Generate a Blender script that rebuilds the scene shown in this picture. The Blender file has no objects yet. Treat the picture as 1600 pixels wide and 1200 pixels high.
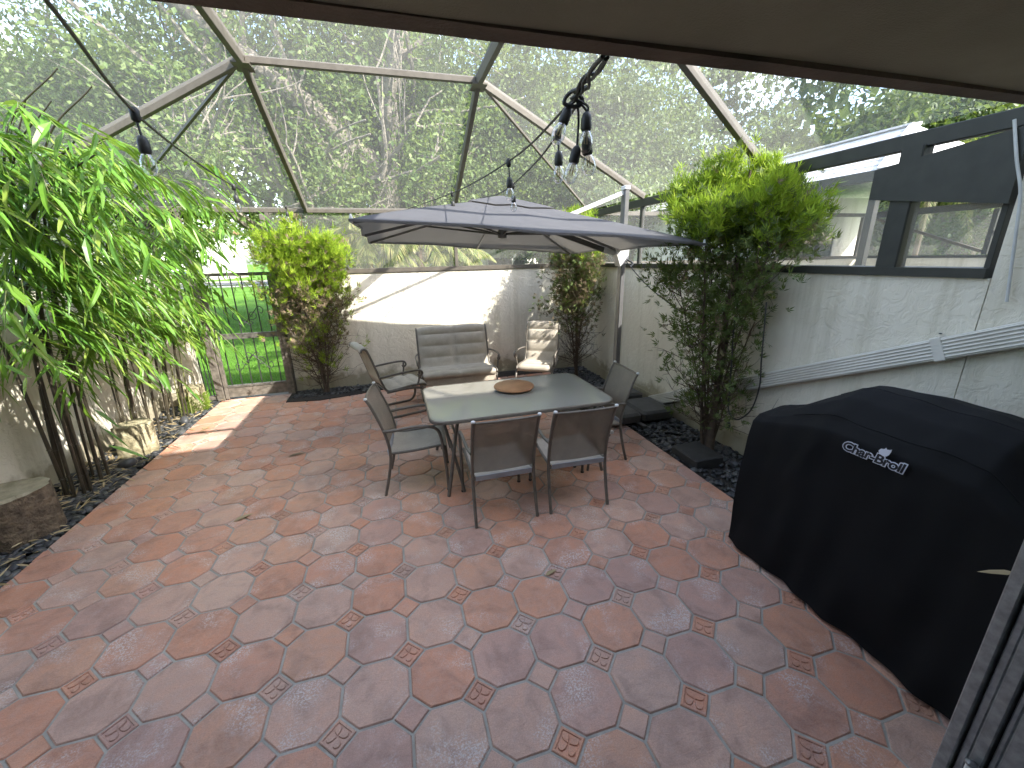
import bpy, math, random
import numpy as np
from mathutils import Vector, Matrix
random.seed(7); RNG = np.random.default_rng(7)
R = math.radians
SC = bpy.context.scene
COL = SC.collection

# ------------------------------------------------------------------ camera
cam = bpy.data.cameras.new('Camera'); camo = bpy.data.objects.new('Camera', cam); COL.objects.link(camo)
SC.camera = camo
cam.sensor_fit = 'HORIZONTAL'; cam.sensor_width = 36.0; cam.lens = 36.0 * 642.39 / 1600.0
cam.clip_start = 0.03; cam.clip_end = 2000
PT, RL, YAW = R(17.086), R(-1.2753), R(15.7156)
def _w(x, y, z):
    return Vector((x*math.cos(YAW)+y*math.sin(YAW), -x*math.sin(YAW)+y*math.cos(YAW), z))
fw = _w(0, math.cos(PT), -math.sin(PT)); rr = _w(1, 0, 0); uu = _w(0, math.sin(PT), math.cos(PT))
r2 = math.cos(RL)*rr + math.sin(RL)*uu; u2 = -math.sin(RL)*rr + math.cos(RL)*uu
M = Matrix((r2, u2, -fw)).transposed().to_4x4(); M.translation = Vector((0, 0, 2.0))
camo.matrix_world = M

# ------------------------------------------------------------------ sky, sun, exposure
SUN_TRAVEL = Vector((-0.82, 0.80, -1.0)).normalized()
to_sun = -SUN_TRAVEL
SUN_EL = math.asin(to_sun.z); SUN_AZ = math.atan2(to_sun.x, to_sun.y)
wd = bpy.data.worlds.new('World'); SC.world = wd; wd.use_nodes = True
nt = wd.node_tree; nt.nodes.clear()
out = nt.nodes.new('ShaderNodeOutputWorld'); bg = nt.nodes.new('ShaderNodeBackground')
sky = nt.nodes.new('ShaderNodeTexSky'); sky.sky_type = 'NISHITA'; sky.sun_disc = False
sky.sun_elevation = SUN_EL; sky.sun_rotation = SUN_AZ; sky.air_density = 1.0; sky.dust_density = 2.2; sky.ozone_density = 1.2
tcw = nt.nodes.new('ShaderNodeTexCoord')
ncl = nt.nodes.new('ShaderNodeTexNoise'); ncl.inputs['Scale'].default_value = 3.2; ncl.inputs['Detail'].default_value = 7; ncl.inputs['Roughness'].default_value = .6
rcl = nt.nodes.new('ShaderNodeValToRGB'); rcl.color_ramp.elements[0].position = .48; rcl.color_ramp.elements[1].position = .70
mcl = nt.nodes.new('ShaderNodeMixRGB'); mcl.inputs['Color2'].default_value = (6.0, 6.3, 6.8, 1)
nt.links.new(tcw.outputs['Generated'], ncl.inputs['Vector']); nt.links.new(ncl.outputs['Fac'], rcl.inputs['Fac'])
nt.links.new(rcl.outputs['Color'], mcl.inputs['Fac']); nt.links.new(sky.outputs['Color'], mcl.inputs['Color1'])
nt.links.new(mcl.outputs['Color'], bg.inputs['Color'])
bg.inputs['Strength'].default_value = 0.15
nt.links.new(bg.outputs['Background'], out.inputs['Surface'])
sl = bpy.data.lights.new('Sun', 'SUN'); sl.energy = 3.0; sl.angle = R(0.53); sl.color = (1.0, 0.95, 0.86)
slo = bpy.data.objects.new('Sun', sl); COL.objects.link(slo)
slo.rotation_euler = SUN_TRAVEL.to_track_quat('-Z', 'Y').to_euler(); slo.location = (6, -6, 12)
vs = SC.view_settings; vs.view_transform = 'Standard'; vs.look = 'None'; vs.gamma = 1.0; vs.exposure = 2.42
vs.use_curve_mapping = False
SC.render.engine = 'CYCLES'
SC.cycles.transparent_max_bounces = 16; SC.cycles.max_bounces = 6; SC.cycles.diffuse_bounces = 3; SC.cycles.glossy_bounces = 2
SC.cycles.sample_clamp_indirect = 6.0

# ------------------------------------------------------------------ materials
def newmat(name):
    m = bpy.data.materials.new(name); m.use_nodes = True
    t = m.node_tree; t.nodes.clear()
    o = t.nodes.new('ShaderNodeOutputMaterial')
    return m, t, o
def N(t, typ, **kw):
    n = t.nodes.new(typ)
    for k, v in kw.items(): setattr(n, k, v)
    return n
def L(t, a, b): t.links.new(a, b)
def ramp(t, stops):
    r = N(t, 'ShaderNodeValToRGB'); e = r.color_ramp.elements
    while len(e) < len(stops): e.new(0.5)
    for k, (p, c) in enumerate(stops):
        e[k].position = p; e[k].color = (*c, 1) if len(c) == 3 else c
    return r
def noise(t, vec, scale, detail=4, rough=.55, dist=0.0):
    n = N(t, 'ShaderNodeTexNoise'); n.inputs['Scale'].default_value = scale; n.inputs['Detail'].default_value = detail
    n.inputs['Roughness'].default_value = rough; n.inputs['Distortion'].default_value = dist
    if vec is not None: L(t, vec, n.inputs['Vector'])
    return n
def mixc(t, fac, a, b, mode='MIX'):
    n = N(t, 'ShaderNodeMixRGB', blend_type=mode)
    for key, v in (('Fac', fac), ('Color1', a), ('Color2', b)):
        if isinstance(v, (int, float)): n.inputs[key].default_value = v
        elif isinstance(v, tuple): n.inputs[key].default_value = (*v, 1)
        else: L(t, v, n.inputs[key])
    return n.outputs['Color']
def pm(name, c1, c2=None, rough=.6, metal=0.0, scale=6.0, bump=0.0, bscale=60.0, spec=.5, detail=5, coord='Object', lo=.35, hi=.65, bdist=.01):
    m, t, o = newmat(name)
    b = N(t, 'ShaderNodeBsdfPrincipled'); L(t, b.outputs[0], o.inputs['Surface'])
    b.inputs['Roughness'].default_value = rough; b.inputs['Metallic'].default_value = metal
    b.inputs['Specular IOR Level'].default_value = spec
    tc = N(t, 'ShaderNodeTexCoord'); vec = tc.outputs[coord]
    if c2 is None: c2 = tuple(x*.8 for x in c1)
    n = noise(t, vec, scale, detail); r = ramp(t, [(lo, c1), (hi, c2)]); L(t, n.outputs['Fac'], r.inputs['Fac'])
    L(t, r.outputs['Color'], b.inputs['Base Color'])
    if bump:
        n2 = noise(t, vec, bscale, 4); bp = N(t, 'ShaderNodeBump'); bp.inputs['Strength'].default_value = bump
        bp.inputs['Distance'].default_value = bdist; L(t, n2.outputs['Fac'], bp.inputs['Height']); L(t, bp.outputs['Normal'], b.inputs['Normal'])
    return m
def leafm(name, cols, trans=.35, rough=.45, spec=.4):
    m, t, o = newmat(name)
    g = N(t, 'ShaderNodeNewGeometry'); oi = N(t, 'ShaderNodeObjectInfo')
    ad = N(t, 'ShaderNodeMath', operation='ADD'); L(t, g.outputs['Random Per Island'], ad.inputs[0]); L(t, oi.outputs['Random'], ad.inputs[1])
    fr = N(t, 'ShaderNodeMath', operation='FRACT'); L(t, ad.outputs[0], fr.inputs[0])
    k = len(cols)
    r = ramp(t, [(i/(k-1), c) for i, c in enumerate(cols)]); L(t, fr.outputs[0], r.inputs['Fac'])
    b = N(t, 'ShaderNodeBsdfPrincipled'); b.inputs['Roughness'].default_value = rough; b.inputs['Specular IOR Level'].default_value = spec
    L(t, r.outputs['Color'], b.inputs['Base Color'])
    tr = N(t, 'ShaderNodeBsdfTranslucent'); mx = mixc(t, .6, r.outputs['Color'], (.30, .42, .04)); L(t, mx, tr.inputs['Color'])
    s = N(t, 'ShaderNodeMixShader'); s.inputs['Fac'].default_value = trans
    L(t, b.outputs[0], s.inputs[1]); L(t, tr.outputs[0], s.inputs[2]); L(t, s.outputs[0], o.inputs['Surface'])
    return m
def tilemat(name, island):
    m, t, o = newmat(name)
    b = N(t, 'ShaderNodeBsdfPrincipled'); L(t, b.outputs[0], o.inputs['Surface'])
    g = N(t, 'ShaderNodeNewGeometry'); oi = N(t, 'ShaderNodeObjectInfo')
    rnd = g.outputs['Random Per Island'] if island else oi.outputs['Random']
    # per tile offset of the grain
    off = N(t, 'ShaderNodeVectorMath', operation='SCALE'); off.inputs[0].default_value = (37, 61, 13); L(t, rnd, off.inputs['Scale'])
    pos = N(t, 'ShaderNodeVectorMath', operation='ADD'); L(t, g.outputs['Position'], pos.inputs[0]); L(t, off.outputs[0], pos.inputs[1])
    base = ramp(t, [(0, (.52, .275, .19)), (.13, (.51, .325, .25)), (.26, (.52, .26, .17)), (.40, (.51, .34, .265)), (.52, (.53, .30, .205)), (.64, (.48, .295, .235)), (.78, (.55, .285, .185)), (.90, (.52, .335, .26))])
    base.color_ramp.interpolation = 'CONSTANT'
    L(t, rnd, base.inputs['Fac'])
    n1 = noise(t, pos.outputs[0], 6, 5, .6, .8); r1 = ramp(t, [(.32, (.74, .72, .73)), (.5, (1, 1, 1)), (.72, (1.16, 1.08, 1.02))]); L(t, n1.outputs['Fac'], r1.inputs['Fac'])
    c = mixc(t, 1.0, base.outputs['Color'], r1.outputs['Color'], 'MULTIPLY')
    n2 = noise(t, pos.outputs[0], 28, 6, .7, .4); r2_ = ramp(t, [(.45, (0, 0, 0)), (.75, (1, 1, 1))]); L(t, n2.outputs['Fac'], r2_.inputs['Fac'])
    c = mixc(t, mixc(t, .35, (0, 0, 0), r2_.outputs['Color']), c, (.50, .38, .33))
    # pale efflorescence patches
    n3 = noise(t, pos.outputs[0], 4.2, 3, .5); r3 = ramp(t, [(.52, (0, 0, 0)), (.68, (1, 1, 1))]); L(t, n3.outputs['Fac'], r3.inputs['Fac'])
    n4 = noise(t, pos.outputs[0], 110, 4, .75); r4 = ramp(t, [(.47, (0, 0, 0)), (.60, (1, 1, 1))]); L(t, n4.outputs['Fac'], r4.inputs['Fac'])
    pk = mixc(t, 1.0, r3.outputs['Color'], r4.outputs['Color'], 'MULTIPLY'); c = mixc(t, pk, c, (.62, .56, .53))
    # grime
    n5 = noise(t, g.outputs['Position'], .9, 4, .6); r5 = ramp(t, [(.35, (.80, .80, .82)), (.65, (1.05, 1.03, 1.0))]); L(t, n5.outputs['Fac'], r5.inputs['Fac'])
    c = mixc(t, 1.0, c, r5.outputs['Color'], 'MULTIPLY')
    n8 = noise(t, pos.outputs[0], 190, 5, .8); r8 = ramp(t, [(.30, (.66, .64, .64)), (.5, (1, 1, 1)), (.70, (1.32, 1.3, 1.28))]); L(t, n8.outputs['Fac'], r8.inputs['Fac']); c = mixc(t, .75, c, mixc(t, 1.0, c, r8.outputs['Color'], 'MULTIPLY'))
    L(t, c, b.inputs['Base Color'])
    rr_ = ramp(t, [(.3, (.36,)*3), (.7, (.62,)*3)]); L(t, n1.outputs['Fac'], rr_.inputs['Fac']); L(t, rr_.outputs['Color'], b.inputs['Roughness'])
    sc = N(t, 'ShaderNodeMapping'); sc.inputs['Scale'].default_value = (1, 2.2, 1); L(t, pos.outputs[0], sc.inputs['Vector'])
    n6 = noise(t, sc.outputs[0], 17, 8, .66, 1.2); bp = N(t, 'ShaderNodeBump'); bp.inputs['Strength'].default_value = .95; bp.inputs['Distance'].default_value = .009
    L(t, mixc(t, .18, n6.outputs['Color'], n8.outputs['Color']), bp.inputs['Height']); L(t, bp.outputs['Normal'], b.inputs['Normal'])
    return m
def stuccomat(name, c1, c2):
    m, t, o = newmat(name)
    b = N(t, 'ShaderNodeBsdfPrincipled'); L(t, b.outputs[0], o.inputs['Surface']); b.inputs['Roughness'].default_value = .85
    b.inputs['Specular IOR Level'].default_value = .25
    g = N(t, 'ShaderNodeNewGeometry')
    n = noise(t, g.outputs['Position'], 1.1, 6, .62); r = ramp(t, [(.3, c1), (.7, c2)]); L(t, n.outputs['Fac'], r.inputs['Fac'])
    mp = N(t, 'ShaderNodeMapping'); mp.inputs['Scale'].default_value = (5, 5, .45); L(t, g.outputs['Position'], mp.inputs['Vector'])
    n2 = noise(t, mp.outputs[0], 1.0, 5, .65); r2_ = ramp(t, [(.50, (1, 1, 1)), (.74, (.74, .73, .68))]); L(t, n2.outputs['Fac'], r2_.inputs['Fac'])
    c = mixc(t, 1.0, r.outputs['Color'], r2_.outputs['Color'], 'MULTIPLY')
    # splash-back dirt near the ground
    sx = N(t, 'ShaderNodeSeparateXYZ'); L(t, g.outputs['Position'], sx.inputs[0])
    n9 = noise(t, g.outputs['Position'], 7, 4); ad = N(t, 'ShaderNodeMath', operation='MULTIPLY_ADD'); L(t, n9.outputs['Fac'], ad.inputs[0]); ad.inputs[1].default_value = -.35; L(t, sx.outputs['Z'], ad.inputs[2])
    r9 = ramp(t, [(0, (.55, .52, .45)), (.10, (1, 1, 1))]); L(t, ad.outputs[0], r9.inputs['Fac']); c = mixc(t, 1.0, c, r9.outputs['Color'], 'MULTIPLY')
    L(t, c, b.inputs['Base Color'])
    n3 = noise(t, g.outputs['Position'], 9, 5, .6, 1.6); r3 = ramp(t, [(.42, (0, 0, 0)), (.56, (1, 1, 1))]); L(t, n3.outputs['Fac'], r3.inputs['Fac'])
    n4 = noise(t, g.outputs['Position'], 130, 3)
    hh = mixc(t, .25, r3.outputs['Color'], n4.outputs['Color'])
    bp = N(t, 'ShaderNodeBump'); bp.inputs['Strength'].default_value = .42; bp.inputs['Distance'].default_value = .012
    L(t, hh, bp.inputs['Height']); L(t, bp.outputs['Normal'], b.inputs['Normal'])
    return m
def screenmat(name, op=.20, c=(.52, .52, .50)):
    m, t, o = newmat(name)
    d = N(t, 'ShaderNodeBsdfDiffuse'); d.inputs['Color'].default_value = (*c, 1)
    tl = N(t, 'ShaderNodeBsdfTranslucent'); tl.inputs['Color'].default_value = (*c, 1)
    a = N(t, 'ShaderNodeMixShader'); a.inputs[0].default_value = .4; L(t, d.outputs[0], a.inputs[1]); L(t, tl.outputs[0], a.inputs[2])
    tr = N(t, 'ShaderNodeBsdfTransparent'); s = N(t, 'ShaderNodeMixShader'); s.inputs[0].default_value = op
    L(t, tr.outputs[0], s.inputs[1]); L(t, a.outputs[0], s.inputs[2]); L(t, s.outputs[0], o.inputs['Surface'])
    return m
def glasstop(name):
    m, t, o = newmat(name)
    tr = N(t, 'ShaderNodeBsdfTransparent'); tr.inputs['Color'].default_value = (.76, .83, .79, 1)
    d = N(t, 'ShaderNodeBsdfDiffuse'); d.inputs['Color'].default_value = (.68, .70, .67, 1)
    a = N(t, 'ShaderNodeMixShader'); a.inputs[0].default_value = .48; L(t, tr.outputs[0], a.inputs[1]); L(t, d.outputs[0], a.inputs[2])
    gl = N(t, 'ShaderNodeBsdfGlossy'); gl.inputs['Roughness'].default_value = .025
    tc = N(t, 'ShaderNodeTexCoord'); v = N(t, 'ShaderNodeTexVoronoi'); v.inputs['Scale'].default_value = 45; L(t, tc.outputs['Object'], v.inputs['Vector'])
    bp = N(t, 'ShaderNodeBump'); bp.inputs['Strength'].default_value = .05; bp.inputs['Distance'].default_value = .002
    L(t, v.outputs['Distance'], bp.inputs['Height']); L(t, bp.outputs['Normal'], gl.inputs['Normal'])
    fr = N(t, 'ShaderNodeFresnel'); fr.inputs['IOR'].default_value = 3.2
    s = N(t, 'ShaderNodeMixShader'); L(t, fr.outputs[0], s.inputs[0]); L(t, a.outputs[0], s.inputs[1]); L(t, gl.outputs[0], s.inputs[2])
    L(t, s.outputs[0], o.inputs['Surface'])
    return m
def slingmat(name, c, op=1.0, weave=900):
    m, t, o = newmat(name)
    b = N(t, 'ShaderNodeBsdfPrincipled'); b.inputs['Roughness'].default_value = .7
    tc = N(t, 'ShaderNodeTexCoord'); w = N(t, 'ShaderNodeTexChecker'); w.inputs['Scale'].default_value = weave; L(t, tc.outputs['Object'], w.inputs['Vector'])
    w.inputs['Color1'].default_value = (*c, 1); w.inputs['Color2'].default_value = (*[x*.72 for x in c], 1)
    n = noise(t, tc.outputs['Object'], 7, 5); r = ramp(t, [(.3, (.82, .82, .82)), (.7, (1.08, 1.06, 1.04))]); L(t, n.outputs['Fac'], r.inputs['Fac'])
    cc = mixc(t, 1, w.outputs['Color'], r.outputs['Color'], 'MULTIPLY'); L(t, cc, b.inputs['Base Color'])
    if op < 1:
        tr = N(t, 'ShaderNodeBsdfTransparent'); s = N(t, 'ShaderNodeMixShader'); s.inputs[0].default_value = op
        L(t, tr.outputs[0], s.inputs[1]); L(t, b.outputs[0], s.inputs[2]); L(t, s.outputs[0], o.inputs['Surface'])
    else: L(t, b.outputs[0], o.inputs['Surface'])
    return m
def canopymat(name, c):
    m, t, o = newmat(name)
    b = N(t, 'ShaderNodeBsdfPrincipled'); b.inputs['Roughness'].default_value = .8; b.inputs['Specular IOR Level'].default_value = .2
    tc = N(t, 'ShaderNodeTexCoord'); n = noise(t, tc.outputs['Object'], 2.2, 5, .6); r = ramp(t, [(.3, tuple(x*.88 for x in c)), (.7, c)])
    L(t, n.outputs['Fac'], r.inputs['Fac']); L(t, r.outputs['Color'], b.inputs['Base Color'])
    tl = N(t, 'ShaderNodeBsdfTranslucent'); tl.inputs['Color'].default_value = (.66, .64, .60, 1)
    n2 = noise(t, tc.outputs['Object'], 4, 3); bp = N(t, 'ShaderNodeBump'); bp.inputs['Strength'].default_value = .3; bp.inputs['Distance'].default_value = .03
    L(t, n2.outputs['Fac'], bp.inputs['Height']); L(t, bp.outputs['Normal'], b.inputs['Normal'])
    s = N(t, 'ShaderNodeMixShader'); s.inputs[0].default_value = .30; L(t, b.outputs[0], s.inputs[1]); L(t, tl.outputs[0], s.inputs[2]); L(t, s.outputs[0], o.inputs['Surface'])
    return m
def bulbmat(name):
    m, t, o = newmat(name)
    tr = N(t, 'ShaderNodeBsdfTransparent'); tr.inputs['Color'].default_value = (.93, .93, .92, 1)
    gl = N(t, 'ShaderNodeBsdfGlossy'); gl.inputs['Roughness'].default_value = .03
    lw = N(t, 'ShaderNodeLayerWeight'); lw.inputs['Blend'].default_value = .35
    s = N(t, 'ShaderNodeMixShader'); L(t, lw.outputs['Facing'], s.inputs[0]); L(t, tr.outputs[0], s.inputs[1]); L(t, gl.outputs[0], s.inputs[2]); L(t, s.outputs[0], o.inputs['Surface'])
    return m

MT = dict(
    tile=tilemat('terracotta_tile', False), tile_i=tilemat('terracotta_tile_joined', True),
    grout=pm('grout', (.28, .265, .23), (.38, .36, .315), .9, scale=9, bump=.5, bscale=90, coord='Object'),
    stucco=stuccomat('cream_stucco', (.70, .66, .55), (.80, .765, .66)),
    stucco_white=stuccomat('white_stucco', (.74, .72, .66), (.82, .80, .75)),
    bronze=pm('bronze_aluminium', (.115, .103, .085), (.088, .078, .064), .5, scale=12, spec=.4),
    shadebronze=pm('shade_darkened_bronze', (.034, .036, .031), (.024, .026, .022), .55, scale=8),  # shade of the right-hand beams put into the bronze; other dark trim shares it
    soffit=pm('soffit_paint', (.32, .30, .22), (.26, .243, .175), .85, scale=3, bump=.35, bscale=160),
    fascia=pm('fascia_wood', (.17, .125, .095), (.10, .075, .058), .8, scale=5, bump=.5, bscale=60),
    screen=screenmat('insect_screen'),
    iron=pm('black_iron', (.025, .03, .028), (.04, .045, .04), .5),
    gatewood=pm('weathered_gate_frame', (.185, .165, .14), (.09, .08, .066), .75, scale=14, bump=.4),
    gatemetal=pm('grey_lock_rail', (.075, .072, .064), (.14, .135, .12), .55, scale=20),
    frame=pm('taupe_metal_frame', (.165, .15, .13), (.13, .118, .10), .42, metal=.2, scale=20, spec=.5),
    sling=slingmat('taupe_sling', (.43, .40, .345)), sling_thin=slingmat('open_weave_sling', (.36, .33, .28), .62),
    pad=pm('padded_sling', (.45, .405, .335), (.385, .345, .285), .8, scale=9, bump=.25, bscale=400),
    cap=pm('white_plastic_cap', (.75, .76, .77), None, .4), seam=pm('sling_edge_reflected_light', (.42, .47, .55), (.34, .38, .45), .6),  # sling edge: bluish light reflection put into its colour
    glass=glasstop('patterned_glass'),
    wood=pm('turned_wood', (.42, .22, .11), (.30, .145, .07), .45, scale=7, detail=8),
    canopy=canopymat('slate_canopy', (.115, .118, .132)),
    umetal=pm('umbrella_grey_metal', (.20, .20, .205), (.16, .16, .165), .4, metal=.4), uwhite=pm('umbrella_white_metal', (.66, .67, .68), (.6, .6, .6), .35),
    udark=pm('umbrella_dark_metal', (.075, .072, .068), None, .45),
    cover=pm('black_cover_cloth', (.0035, .0038, .0046), (.006, .0064, .0074), .75, scale=3, bump=.3, bscale=700, spec=.2),
    logo_w=pm('logo_white', (.72, .76, .86), None, .5), logo_k=pm('logo_dark', (.010, .014, .020), None, .6),
    downspout=pm('white_downspout', (.72, .71, .66), (.62, .60, .54), .45, scale=4),
    pebble=None, mulch=pm('dark_soil', (.022, .02, .018), (.045, .04, .034), .95, scale=22, bump=.9, bscale=70, bdist=.03),
    bark_dark=pm('stump_bark', (.20, .155, .105), (.085, .065, .045), .95, scale=16, bump=1.0, bscale=28, bdist=.03),
    stump_top=pm('stump_top', (.30, .27, .19), (.17, .155, .10), .9, scale=10, bump=.5, bscale=50), stump_pale=pm('pale_stump', (.46, .42, .28), (.22, .19, .11), .9, scale=9, bump=.9, bscale=30, bdist=.02),
    moss=leafm('moss', [(.12, .22, .03), (.22, .32, .05), (.3, .40, .06)], .2),
    culm=pm('dark_culm', (.035, .030, .022), (.075, .065, .042), .4, scale=7), culm_green=pm('green_culm', (.15, .19, .06), (.24, .24, .10), .4, scale=5),
    bamboo=leafm('bamboo_leaf', [(.06, .16, .022), (.11, .26, .028), (.15, .33, .035), (.07, .19, .028), (.20, .38, .05), (.12, .29, .03), (.26, .36, .06), (.10, .24, .03)], .36, .38, .45),
    drybamboo=leafm('dry_leaf', [(.42, .33, .19), (.33, .25, .14), (.5, .41, .26)], .2, .7),
    jun=leafm('juniper_sunlit_green', [(.15, .25, .022), (.24, .38, .03), (.34, .47, .035), (.19, .31, .025), (.42, .52, .05), (.09, .16, .02)], .42, .6, .25),  # lime raised to match the sunlit crown; sunlight put into the colour
    jun_dark=leafm('juniper_shade', [(.06, .10, .035), (.09, .14, .045), (.13, .17, .06), (.075, .12, .04), (.16, .18, .08)], .25, .7, .2),  # darker copy: shade on the lower crown put into the colour
    jun_brown=leafm('juniper_dead', [(.20, .145, .10), (.27, .20, .14), (.16, .12, .085), (.13, .14, .06)], .15, .8, .15),
    twig=pm('juniper_twig', (.12, .088, .062), (.075, .055, .04), .9, scale=20),
    bark=pm('ficus_bark', (.23, .205, .17), (.13, .115, .092), .9, scale=5, bump=.8, bscale=14, bdist=.05),
    ficus=leafm('ficus_leaf', [(.035, .07, .02), (.075, .125, .03), (.12, .17, .045), (.05, .09, .025), (.18, .22, .08), (.085, .14, .035)], .3, .55, .3),
    ficus2=leafm('dense_leaf', [(.045, .08, .028), (.075, .12, .04), (.105, .15, .055), (.15, .19, .08)], .25, .5, .35),
    palm=leafm('palm_leaf', [(.10, .15, .04), (.16, .19, .05), (.27, .25, .09), (.12, .16, .04), (.36, .31, .14)], .3, .5),
    grassblade=leafm('grass_blade', [(.07, .19, .02), (.10, .25, .03), (.13, .28, .04)], .35, .6, .2),
    asphalt=pm('asphalt', (.055, .055, .055), (.075, .075, .072), .9, scale=4), kerb=pm('concrete', (.40, .39, .36), (.33, .32, .30), .9, scale=6),
    bldg=pm('render_cream', (.62, .56, .44), (.55, .50, .39), .9, scale=1.5), bldgred=pm('rust_panel', (.28, .11, .07), (.22, .09, .06), .7),
    shingle=pm('pale_shingle', (.74, .74, .74), (.55, .55, .56), .75, scale=14, bump=.6, bscale=40), roofred=pm('red_roof', (.30, .13, .08), (.24, .10, .065), .8, scale=8),
    winglass=pm('window_glass', (.03, .035, .04), (.05, .055, .06), .08, spec=.8), trim=pm('white_trim', (.72, .71, .68), (.66, .65, .62), .6),
    carpaint=pm('dark_car_paint', (.03, .035, .045), None, .2, spec=.7), tyre=pm('tyre', (.02, .02, .02), None, .8), chrome=pm('hub', (.5, .5, .5), None, .3, metal=.8),
    alu=pm('mill_aluminium', (.36, .37, .38), (.24, .245, .25), .42, metal=.55, scale=40, bump=.15), rubber=pm('black_rubber', (.018, .018, .018), (.03, .03, .03), .5),
    bulb=bulbmat('clear_bulb'), brass=pm('filament', (.55, .42, .22), None, .35, metal=.6), cable_w=pm('white_cable', (.6, .62, .62), None, .5),
    concrete=pm('grey_base_weight', (.085, .083, .078), (.065, .063, .058), .8, scale=12, bump=.3), slab=pm('black_slab', (.04, .04, .04), (.025, .025, .025), .7, scale=9),
)
def pebblemat():
    m, t, o = newmat('river_pebble'); b = N(t, 'ShaderNodeBsdfPrincipled'); L(t, b.outputs[0], o.inputs['Surface'])
    g = N(t, 'ShaderNodeNewGeometry'); r = ramp(t, [(0, (.022, .024, .028)), (.4, (.05, .054, .06)), (.75, (.085, .09, .095)), (1, (.14, .14, .135))])
    L(t, g.outputs['Random Per Island'], r.inputs['Fac']); n = noise(t, g.outputs['Position'], 60, 4)
    c = mixc(t, .5, r.outputs['Color'], mixc(t, 1, r.outputs['Color'], n.outputs['Color'], 'MULTIPLY')); L(t, c, b.inputs['Base Color']); b.inputs['Roughness'].default_value = .5
    return m
MT['pebble'] = pebblemat()
def grassmat():
    m, t, o = newmat('lawn'); b = N(t, 'ShaderNodeBsdfPrincipled'); L(t, b.outputs[0], o.inputs['Surface']); b.inputs['Roughness'].default_value = .9; b.inputs['Specular IOR Level'].default_value = .1
    g = N(t, 'ShaderNodeNewGeometry'); n = noise(t, g.outputs['Position'], .5, 6, .65); r = ramp(t, [(.3, (.065, .15, .02)), (.5, (.09, .20, .026)), (.7, (.12, .23, .04))])
    L(t, n.outputs['Fac'], r.inputs['Fac']); n2 = noise(t, g.outputs['Position'], 45, 4, .7); r2_ = ramp(t, [(.3, (.6, .6, .6)), (.7, (1.25, 1.25, 1.2))]); L(t, n2.outputs['Fac'], r2_.inputs['Fac'])
    L(t, mixc(t, 1, r.outputs['Color'], r2_.outputs['Color'], 'MULTIPLY'), b.inputs['Base Color'])
    bp = N(t, 'ShaderNodeBump'); bp.inputs['Strength'].default_value = 1; bp.inputs['Distance'].default_value = .04; L(t, n2.outputs['Fac'], bp.inputs['Height']); L(t, bp.outputs['Normal'], b.inputs['Normal'])
    return m
MT['lawn'] = grassmat()

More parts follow.
